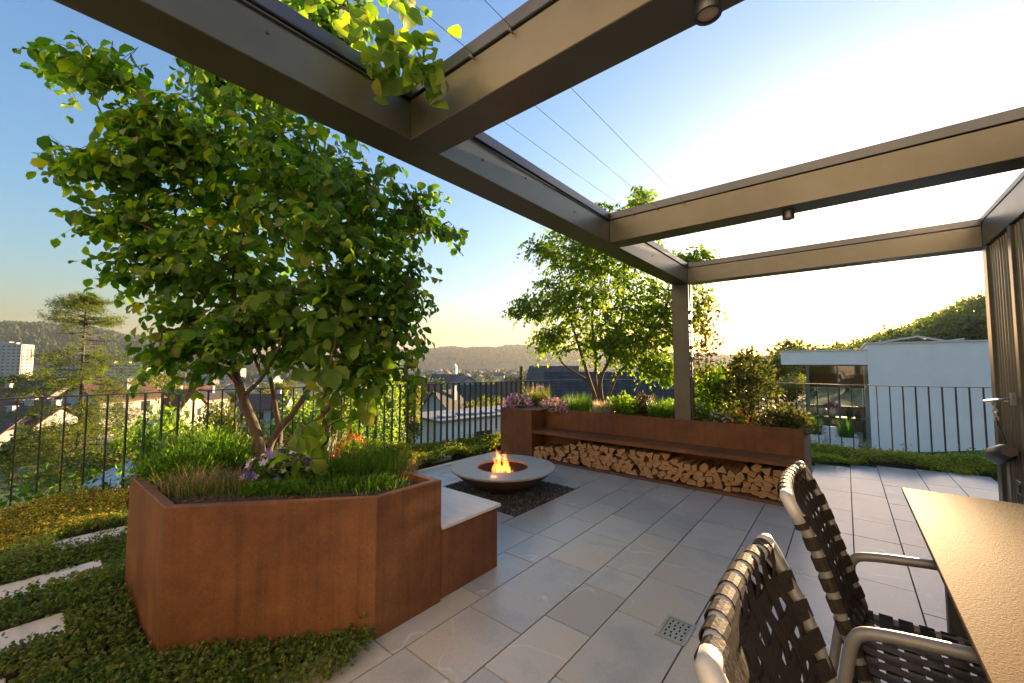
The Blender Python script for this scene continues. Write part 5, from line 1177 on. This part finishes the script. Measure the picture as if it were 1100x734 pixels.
for (px, Y, w, h, lab) in [(876, 17.6, .26, .55, 'left pale plant pot before the glazed room'), (909, 17.3, .30, .58, 'right pale plant pot before the glazed room')]:
    p = onY(px, 460, Y); r = plant('plant_pot', (p[0], Y, ZF-.06), lab, 'plant pot', 'plant pots before the glazed room')
    put('pot', MB().add([(p[0]+sx*w*k, Y+sy*w*k, ZF-.058+z) for z, k in ((0, .8), (h, 1.0), (h, .88), (h-.06, .88)) for sx, sy in ((-1,-1),(1,-1),(1,1),(-1,1))], [(3,2,1,0)]+[(4*i+j, 4*i+(j+1) % 4, 4*i+4+(j+1) % 4, 4*i+4+j) for i in range(3) for j in range(4)]+[(12,13,14,15)]), MT['pot'], r)
    V, f = tuftcloud((p[0], Y, ZF+h-.12), 160, .75, w*.7, .02, (.15, .6)); putcloud('grass', [(V, f, 0)], [GRASS], r)
def seat_thing(c, lab, m, rz=0):
    t = empty('armchair', c, lab, 'armchair', None, rz)
    local_put('seat', MB().box((-.34, -.32, .2), (.34, .34, .42), ch=.04), m, t); local_put('backrest', MB().box((-.34, .345, .2), (.34, .5, .85), ch=.04), m, t)
    for s in (-1, 1): local_put('armrest', MB().box((s*.42-.075, -.32, .12), (s*.42+.075, .5, .6), ch=.03), m, t)
    for x in (-.4, .4):
        for y in (-.25, .42): local_put('leg', MB().box((x-.025, y-.025, 0), (x+.025, y+.025, .119)), MT['darkfurn'], t)
p = onY(897, 455, 17.9); seat_thing((p[0], 17.95, ZF-.058), 'pale armchair on the neighbouring terrace', MT['furn'], 2.6)
tt = empty('sideboard', (-.3, 20.2, ZF), 'dark long table with vases inside the glazed room', 'table')
put('tabletop', MB().box((-.95, 19.9, ZF+.80), (.5, 20.5, ZF+.86)), MT['darkfurn'], tt)
for x in (-.9, .45): put('leg', MB().box((x-.03, 19.95, ZF+.002), (x+.03, 20.45, ZF+.798)), MT['darkfurn'], tt)
r = plant('flower_vase', (-.45, 20.2, ZF+.862), 'purple flowers in a pale vase inside the glazed room', 'vase'); put('vase', MB().lathe([(0, 0), (.09, 0), (.13, .12), (.08, .26), (.06, .27)], (-.45, 20.2, ZF+.862), 14), MT['pot'], r)
V, f = flowercloud((-.45, 20.2, ZF+1.22), (.24, .24, .17), 90, .09); V2, f2 = domecloud((-.45, 20.2, ZF+1.15), (.2, .2, .15), 60, .1, TD); putcloud('flowers', [(V, f, 0), (V2, f2, 0)], [PET['purple']], r)
for x, hh in ((-.8, .3), (.05, .4), (.3, .25)): tag(put('jug', MB().lathe([(0, 0), (.07, 0), (.1, hh*.4), (.05, hh*.85), (.065, hh)], (x, 20.15, ZF+.862), 12), MT['pot'] if x < 0 else MT['darkfurn']), {-.8: 'pale jug left of the purple flowers in the glazed room', .05: 'tall dark jug right of the purple flowers in the glazed room', .3: 'small dark jug at the right end of the table in the glazed room'}[x], 'jug')
# lattice screen left of the glazed room
t = empty('lattice_screen', (-1.45, 17.4, ZF), 'narrow lattice screen left of the glazed room', 'screen'); mb = MB()
for k in range(-6, 13):
    for sg in (1, -1):
        a = np.array([-1.7+.0, 17.4, ZF+k*.14]); pts = [(x, 17.4+.012*sg, ZF+k*.14+sg*(x+1.7)*1.0+(0 if sg > 0 else .5)) for x in (-1.7, -1.2)]
        pts = [p_ for p_ in pts]; 
        if min(p_[2] for p_ in pts) > ZF+.02 and max(p_[2] for p_ in pts) < ZF+1.45: mb.tube(pts, .012, 4)
put('lattice', mb, MT['timber'], t); put('frame', MB().box((-1.74, 17.38, ZF-.05), (-1.70, 17.42, ZF+1.5)).box((-1.2, 17.38, ZF-.05), (-1.16, 17.42, ZF+1.5)).box((-1.74, 17.38, ZF+1.502), (-1.16, 17.42, ZF+1.54)), MT['timber'], t)
# pale sheet metal roof lights below the left railing
def sheet(pts, z, label):
    P = [gnd(px, py, z) for px, py in pts]; c = np.mean(P, axis=0); t = empty('roof_panel', c, label, 'roof panel', 'sheet-metal roof panels'); n = len(P); mb = MB()
    mb.add([p+[0, 0, .0] for p in P]+[p-[0, 0, .09] for p in P], [tuple(range(n)), tuple(range(2*n-1, n-1, -1))]+[(i, n+i, n+(i+1) % n, (i+1) % n) for i in range(n)]); put('sheet', mb, MT['panelmetal'], t)
    for k in (.0, .33, .66, 1.0):
        a = P[0]*(1-k)+P[1]*k; b = P[3]*(1-k)+P[2]*k; put('seam', MB().tube([a+[0, 0, .012], b+[0, 0, .012]], .018, 5), MT['frame'], t)
    put('support', MB().add([p*.97+c*.03-[0, 0, .092] for p in P]+[np.array([(p*.9+c*.1)[0], (p*.9+c*.1)[1], -5.2]) for p in P], [(i, n+i, n+(i+1) % n, (i+1) % n) for i in range(n)]), MT['frame'], t)
sheet([(86, 522), (138, 493), (152, 508), (97, 540)], -3.0, 'larger pale sheet-metal roof panel below the left railing')
sheet([(34, 553), (67, 533), (71, 546), (38, 566)], -3.0, 'smaller pale sheet-metal roof panel below the left railing')
# ================================================================== trees beyond the terrace
def tree_tmpl(seed, h, w, n, s, tm, top=1.0, trunk=.28, lobes=9):
    g = np.random.default_rng(seed); P = []; 
    cs = [np.array([0, 0, h*.62])]+[np.array([g.normal(0, w*.42), g.normal(0, w*.42), h*g.uniform(trunk+.12, .9)]) for _ in range(lobes)]
    wood = MB().tube(catmull([(0, 0, -.4), (.05*h*.2, 0, h*.3), (-.02*h, .02*h, h*.62)], 4), list(np.linspace(.035*h*.6, .01*h, 9)), 7)
    for c in cs[1:]: wood.tube(catmull([(0, 0, h*.28), c*.5+np.array([0, 0, h*.2]), c], 3), list(np.linspace(.011*h, .003*h, 7)), 5, caps=False)
    for c in cs:
        m = n//len(cs); d = rdir(m, g); rad = np.array([w*.5, w*.5, h*.17])*g.uniform(.7, 1.25)
        P.append(c+d*(g.uniform(0, 1, (m, 1))**.38)*rad)
    P = np.concatenate(P); P = P[P[:, 2] > h*.12]; m = len(P); S = s*g.uniform(.6, 1.25, m)
    V, f = cloud(P, rdir(m, g)+[0, 0, -.2], unit(rdir(m, g)+[0, 0, .7]), S, tm, S*.9)
    return mesh_np('trunk', wood.v, wood.f, [MT['bark']], wood.m, wood.sm), V, f
TT = []
for sd, h, w, n, s_, m in [(1, 10, 3.6, 2600, .5, LEAF_TOWN), (2, 10, 4.4, 3000, .5, LEAF_TOWN), (3, 10, 3.2, 2400, .46, LEAF_YEL), (4, 10, 2.2, 2200, .42, LEAF_YEL), (5, 10, 4.0, 2600, .5, LEAF_B)]:
    tm_, V, f = tree_tmpl(sd, h, w, n, s_, TD); TT.append((tm_, mesh_np('crown', V, f, [m], None, False)))
def tree(px, depth, top_y, wpx, k, label, group=None, name='garden_tree', zb=None, cat='tree'):
    p = gpos(px, depth); z = p[2] if zb is None else zb; h = EYE+(392-top_y)/F*depth-z; t = empty(name, (p[0], p[1], z), label, cat, group, random.uniform(0, 6)); W = wpx/F*depth
    base_w = [6.2, 7.4, 5.6, 4.0, 6.8][k]
    for nm, me in zip(('trunk', 'crown'), TT[k]):
        o = link(nm, me, t); o.scale = (W/base_w, W/base_w, h/10.4)
for a in [(832, 32, 371, 62, 2, 'bushy tree left of the projecting canopy of the white house'), (872, 40, 362, 70, 0, 'tall tree rising behind the projecting canopy of the white house'), (908, 44, 367, 55, 2, 'tree behind the white house directly below the sun'), (805, 26, 385, 50, 1, 'dark bushy tree behind the tall dark shrub'),
          (770, 34, 384, 46, 2, 'yellow-green tree right of the pergola post beyond the railing'), (846, 22, 398, 40, 2, 'sunlit low tree under the projecting canopy'),
          (30, 95, 394, 56, 1, 'dark round tree before the apartment tower'), (150, 72, 392, 48, 2, 'yellow-green round tree above the red-roofed house'), (118, 88, 402, 40, 2, 'small yellowish tree right of the larch trunk'),
          (214, 17, 426, 62, 4, 'light green bush tree left of the tree stems beyond the railing'), (248, 21, 420, 44, 2, 'yellow-green bush tree behind the tree stems'), (186, 24, 436, 50, 4, 'low green bush tree below the red-roofed house'), (70, 36, 446, 60, 2, 'sunlit bush at the foot of the larch'), (22, 34, 462, 50, 0, 'low dark bush below the brown ribbed roof'), (122, 20, 470, 62, 2, 'sunny bush under the larch above the roof panels'), (158, 26, 452, 44, 4, 'green bush below the white gabled house'),
          (442, 30, 404, 34, 3, 'slender yellow-green tree beside the clipped hedge column'), (436, 14, 440, 40, 2, 'sunlit shrub left of the flat-roofed building'), (330, 30, 418, 60, 4, 'green tree seen through the sapling leaves beyond the railing'), (372, 24, 410, 46, 2, 'yellow-green tree left of the hedge column'), (462, 110, 403, 40, 2, 'yellowish tree in the middle of the town'), (556, 120, 402, 30, 1, 'dark tree left of the big dark roof'), (535, 60, 421, 22, 2, 'small yellow-green tree beyond the flat roof'), (506, 48, 424, 22, 2, 'small sunlit tree directly behind the flat roof'), (300, 14, 446, 60, 2, 'sunlit bush between the tree stems beyond the railing'),
          (1075, 17.2, 470, 30, 4, 'small green shrub at the corner of the white house')]:
    tree(*a[:5], a[5])
g = np.random.default_rng(77)
for k in range(110):
    px = (g.uniform(-30, 320) if g.random() < .45 else g.uniform(425, 800)) if k < 80 else g.uniform(-520, -40); dep = g.uniform(105, 760) if k < 80 else g.uniform(45, 300); z = gpos(px, dep)[2]; h = g.uniform(6, 13)
    tree(px, dep, 392-(z+h-EYE)*F/dep, (h*.75)/dep*F, int(g.integers(5)), 'round leafy tree between the small houses of the far town', 'trees of the far town', 'town_tree')
# poplars in the middle
for k, (px, ty) in enumerate([(588, 393), (580, 397), (597, 395)]):
    tree(px, 150, ty, 8, 3, ['tallest slim poplar left above the big dark roof', 'leftmost slim poplar above the big dark roof', 'rightmost slim poplar above the big dark roof'][k], None, 'poplar')
# dark slim conifer by the dark roof
p = gpos(560, 95); t = empty('cypress', p, 'dark slim conifer standing in the town left of the big dark roof', 'tree'); h = EYE+(392-396)/F*95-p[2]
m = 700; zz = RNG.uniform(0, 1, m); P = np.column_stack([p[0]+RNG.normal(0, .5, m)*(1.05-zz), p[1]+RNG.normal(0, .5, m)*(1.05-zz), p[2]+h*(.05+.95*zz)]); V, f = cloud(P, rdir(m)*.4+[0, 0, 1.0], rdir(m), .9, TD, .5); putcloud('crown', [(V, f, 0)], [LEAF_DARK], t); put('trunk', MB().tube([p-[0, 0, .3], p+[0, 0, h*.8]], [.25, .05], 6), MT['bark'], t)
# clipped hedge column right outside the railing
p = gpos(404, 8.6); t = empty('hedge_column', (p[0], p[1], -4.5), 'tall dense clipped hedge column right outside the railing beside the big tree', 'hedge'); zt = EYE+(392-374)/F*8.6
m = 9000; q = RNG.uniform(0, 1, m); a = RNG.uniform(0, 2*PI, m); rr_ = .60*(1-.25*q**6)*RNG.uniform(.55, 1.06, m)**.5*(1+.10*np.sin(a*5+q*17)); P = np.column_stack([p[0]+rr_*np.cos(a), p[1]+rr_*np.sin(a), -3.6+(zt+3.6)*q])
V, f = cloud(P, np.column_stack([np.cos(a), np.sin(a), 0*a])*.6+rdir(m)*.8+[0, 0, -.2], np.column_stack([np.cos(a), np.sin(a), 0*a+.6])+rdir(m)*.5, .07*RNG.uniform(.6, 1.2, m), TS, .06); putcloud('foliage', [(V, f, 0)], [LEAF_B], t)
put('trunk', MB().tube([(p[0], p[1], -5), (p[0], p[1], 1.2)], [.09, .03], 8), MT['bark'], t)
# climbers along the foot of the left railing
P = []
for s_ in np.arange(sA+.9, sA+4.4, .28):
    q, d = fpt(s_); P.append((q[0]-d[1]*.22, q[1]+d[0]*.22))
for k, (x, y) in enumerate(P):
    r = plant('climbing_plant', (x, y, -.1), 'large-leaved green climber just outside the foot of the left railing', 'plant', 'climbers outside the left railing')
    c = np.array([x, y, .05]); m = 60; PP = c+RNG.normal(0, 1, (m, 3))*np.array([.13, .16, .12]); putcloud('foliage', [(*cloud(PP, rdir(m)+[0, 0, -.2], unit(rdir(m)*.6+[.2, -.2, .8]), .085*RNG.uniform(.6, 1.2, m), TS, .08), 0)], [LEAF_A], r); put('stem', MB().tube([c-[0, 0, .2], c+[.03, .02, .1]], .006, 5), MT['bark'], r)
# ------------------------------------------------------------------ the larch
p = gpos(90, 26); H = EYE+(392-311)/F*26-p[2]; t = empty('larch', p, 'tall sparse larch with bare lower left branches behind the left railing', 'tree'); g = np.random.default_rng(5)
wood = MB().tube(catmull([p-[0, 0, .4], p+[.1, .05, H*.35], p+[-.05, 0, H*.7], p+[.0, 0, H]], 6), list(np.linspace(.17, .02, 19)), 8); LP = []; LD = []
lat = RT
for k in range(120):
    q = g.uniform(.06, .985); z = H*q; az = g.uniform(0, 2*PI); dv = np.array([math.cos(az), math.sin(az), 0]); sd = float(dv @ lat)
    L = np.interp(q, [.1, .35, .6, .72, .82, .93, 1], [4.4, 3.9, 3.2, 2.2, 2.2, 1.3, .2])*g.uniform(.65, 1.1)
    bare = (.55 < q < .84 and sd < .1 and g.random() < .85) or (.72 < q < .80 and g.random() < .6)
    if .62 < q < .74 and sd > 0: L *= 1.15
    b = p+[0, 0, z]; up = .22 if q > .8 else -.02; pts = [b+dv*L*t_+np.array([0, 0, up*L*t_-.10*L*t_*t_])+np.array([0, 0, .07*L*math.sin(t_*5+k)])*t_ for t_ in np.linspace(0, 1, 6)]
    wood.tube(pts, list(np.linspace(.035, .008, 6)), 5, caps=False)
    for t_ in np.linspace(.25, 1, int(5+L*2.6)):
        c = b+dv*L*t_+np.array([0, 0, up*L*t_-.10*L*t_*t_]); sdv = np.cross(dv, [0, 0, 1.0])*(1 if g.random() < .5 else -1); l2 = L*.26*(1.15-t_)+.22; e = c+unit(sdv*.7+dv*.5+g.normal(0, .55, 3)+np.array([0, 0, -.1]))*l2*1.25
        wood.tube([c, e], [.008, .003], 3, caps=False)
        if bare and g.random() < .93: continue
        m = int(62*l2+24); u_ = g.uniform(0, 1, (m, 1)); LP.append(c+(e-c)*u_+g.normal(0, .085, (m, 3))); LD.append((e-c)[None]*.8/l2+rdir(m, g))
LP = np.concatenate(LP); LD = np.concatenate(LD); m = len(LP)
put('trunk', wood, MT['bark'], t); putcloud('needles', [(*cloud(LP, LD, rdir(m, g), .15*g.uniform(.6, 1.2, m), TD, .045), 0)], [NEEDLE], t)
# ================================================================== sky, sun, air
SUN_PX = 952; SUN_EL = math.radians(5.5)
th = math.atan((SUN_PX-CX)/F); sd = VH*math.cos(th)+RT*math.sin(th)
sdir = np.array([sd[0]*math.cos(SUN_EL), sd[1]*math.cos(SUN_EL), math.sin(SUN_EL)])
w = bpy.data.worlds.new('World'); SC.world = w; w.use_nodes = True; nt = w.node_tree; bg = nt.nodes['Background']
sk = nt.nodes.new('ShaderNodeTexSky'); sk.sky_type = 'NISHITA'; sk.sun_disc = False; sk.sun_elevation = SUN_EL
sk.sun_rotation = math.atan2(sdir[0], sdir[1]); sk.altitude = 400; sk.air_density = 1.6; sk.dust_density = 3.0; sk.ozone_density = 4.5
mx_ = mixc(nt, sk.outputs[0], (1.06, .95, .95), 1.0, 'MULTIPLY'); nt.links.new(mx_, bg.inputs[0]); bg.inputs[1].default_value = 0.088
L = bpy.data.lights.new('sun', 'SUN'); L.energy = 3.4; L.angle = math.radians(.55); L.color = (1.0, .68, .36)
so = bpy.data.objects.new('sun', L); COL.objects.link(so); so.rotation_euler = Vector((float(-sdir[0]), float(-sdir[1]), float(-sdir[2]))).to_track_quat('-Z', 'Y').to_euler()
HAZE = 0.65e-4
if HAZE > 0:
    m = bpy.data.materials.new('evening_air'); m.use_nodes = True; nt = m.node_tree; nt.nodes.remove(nt.nodes['Principled BSDF'])
    pv_ = nt.nodes.new('ShaderNodeVolumePrincipled'); pv_.inputs['Color'].default_value = (.86, .93, 1.0, 1); pv_.inputs['Density'].default_value = HAZE; pv_.inputs['Anisotropy'].default_value = .35
    nt.links.new(pv_.outputs[0], nt.nodes['Material Output'].inputs['Volume'])
    o = put('haze', MB().box((-5200, -5200, -34), (5200, 5200, 330)), m); tag(o, label='thin evening haze over town and hills', kind='stuff')
SC.view_settings.view_transform = 'Standard'; SC.view_settings.look = 'None'; SC.view_settings.gamma = 1.0; SC.view_settings.use_curve_mapping = False
SC.view_settings.exposure = 2.95
SC.render.engine = 'CYCLES'; cy = SC.cycles
cy.use_denoising = True; cy.max_bounces = 8; cy.diffuse_bounces = 3; cy.glossy_bounces = 3; cy.transmission_bounces = 6; cy.transparent_max_bounces = 12; cy.volume_bounces = 0
cy.sample_clamp_indirect = 6; cy.caustics_reflective = False; cy.caustics_refractive = False
bpy.context.view_layer.update()
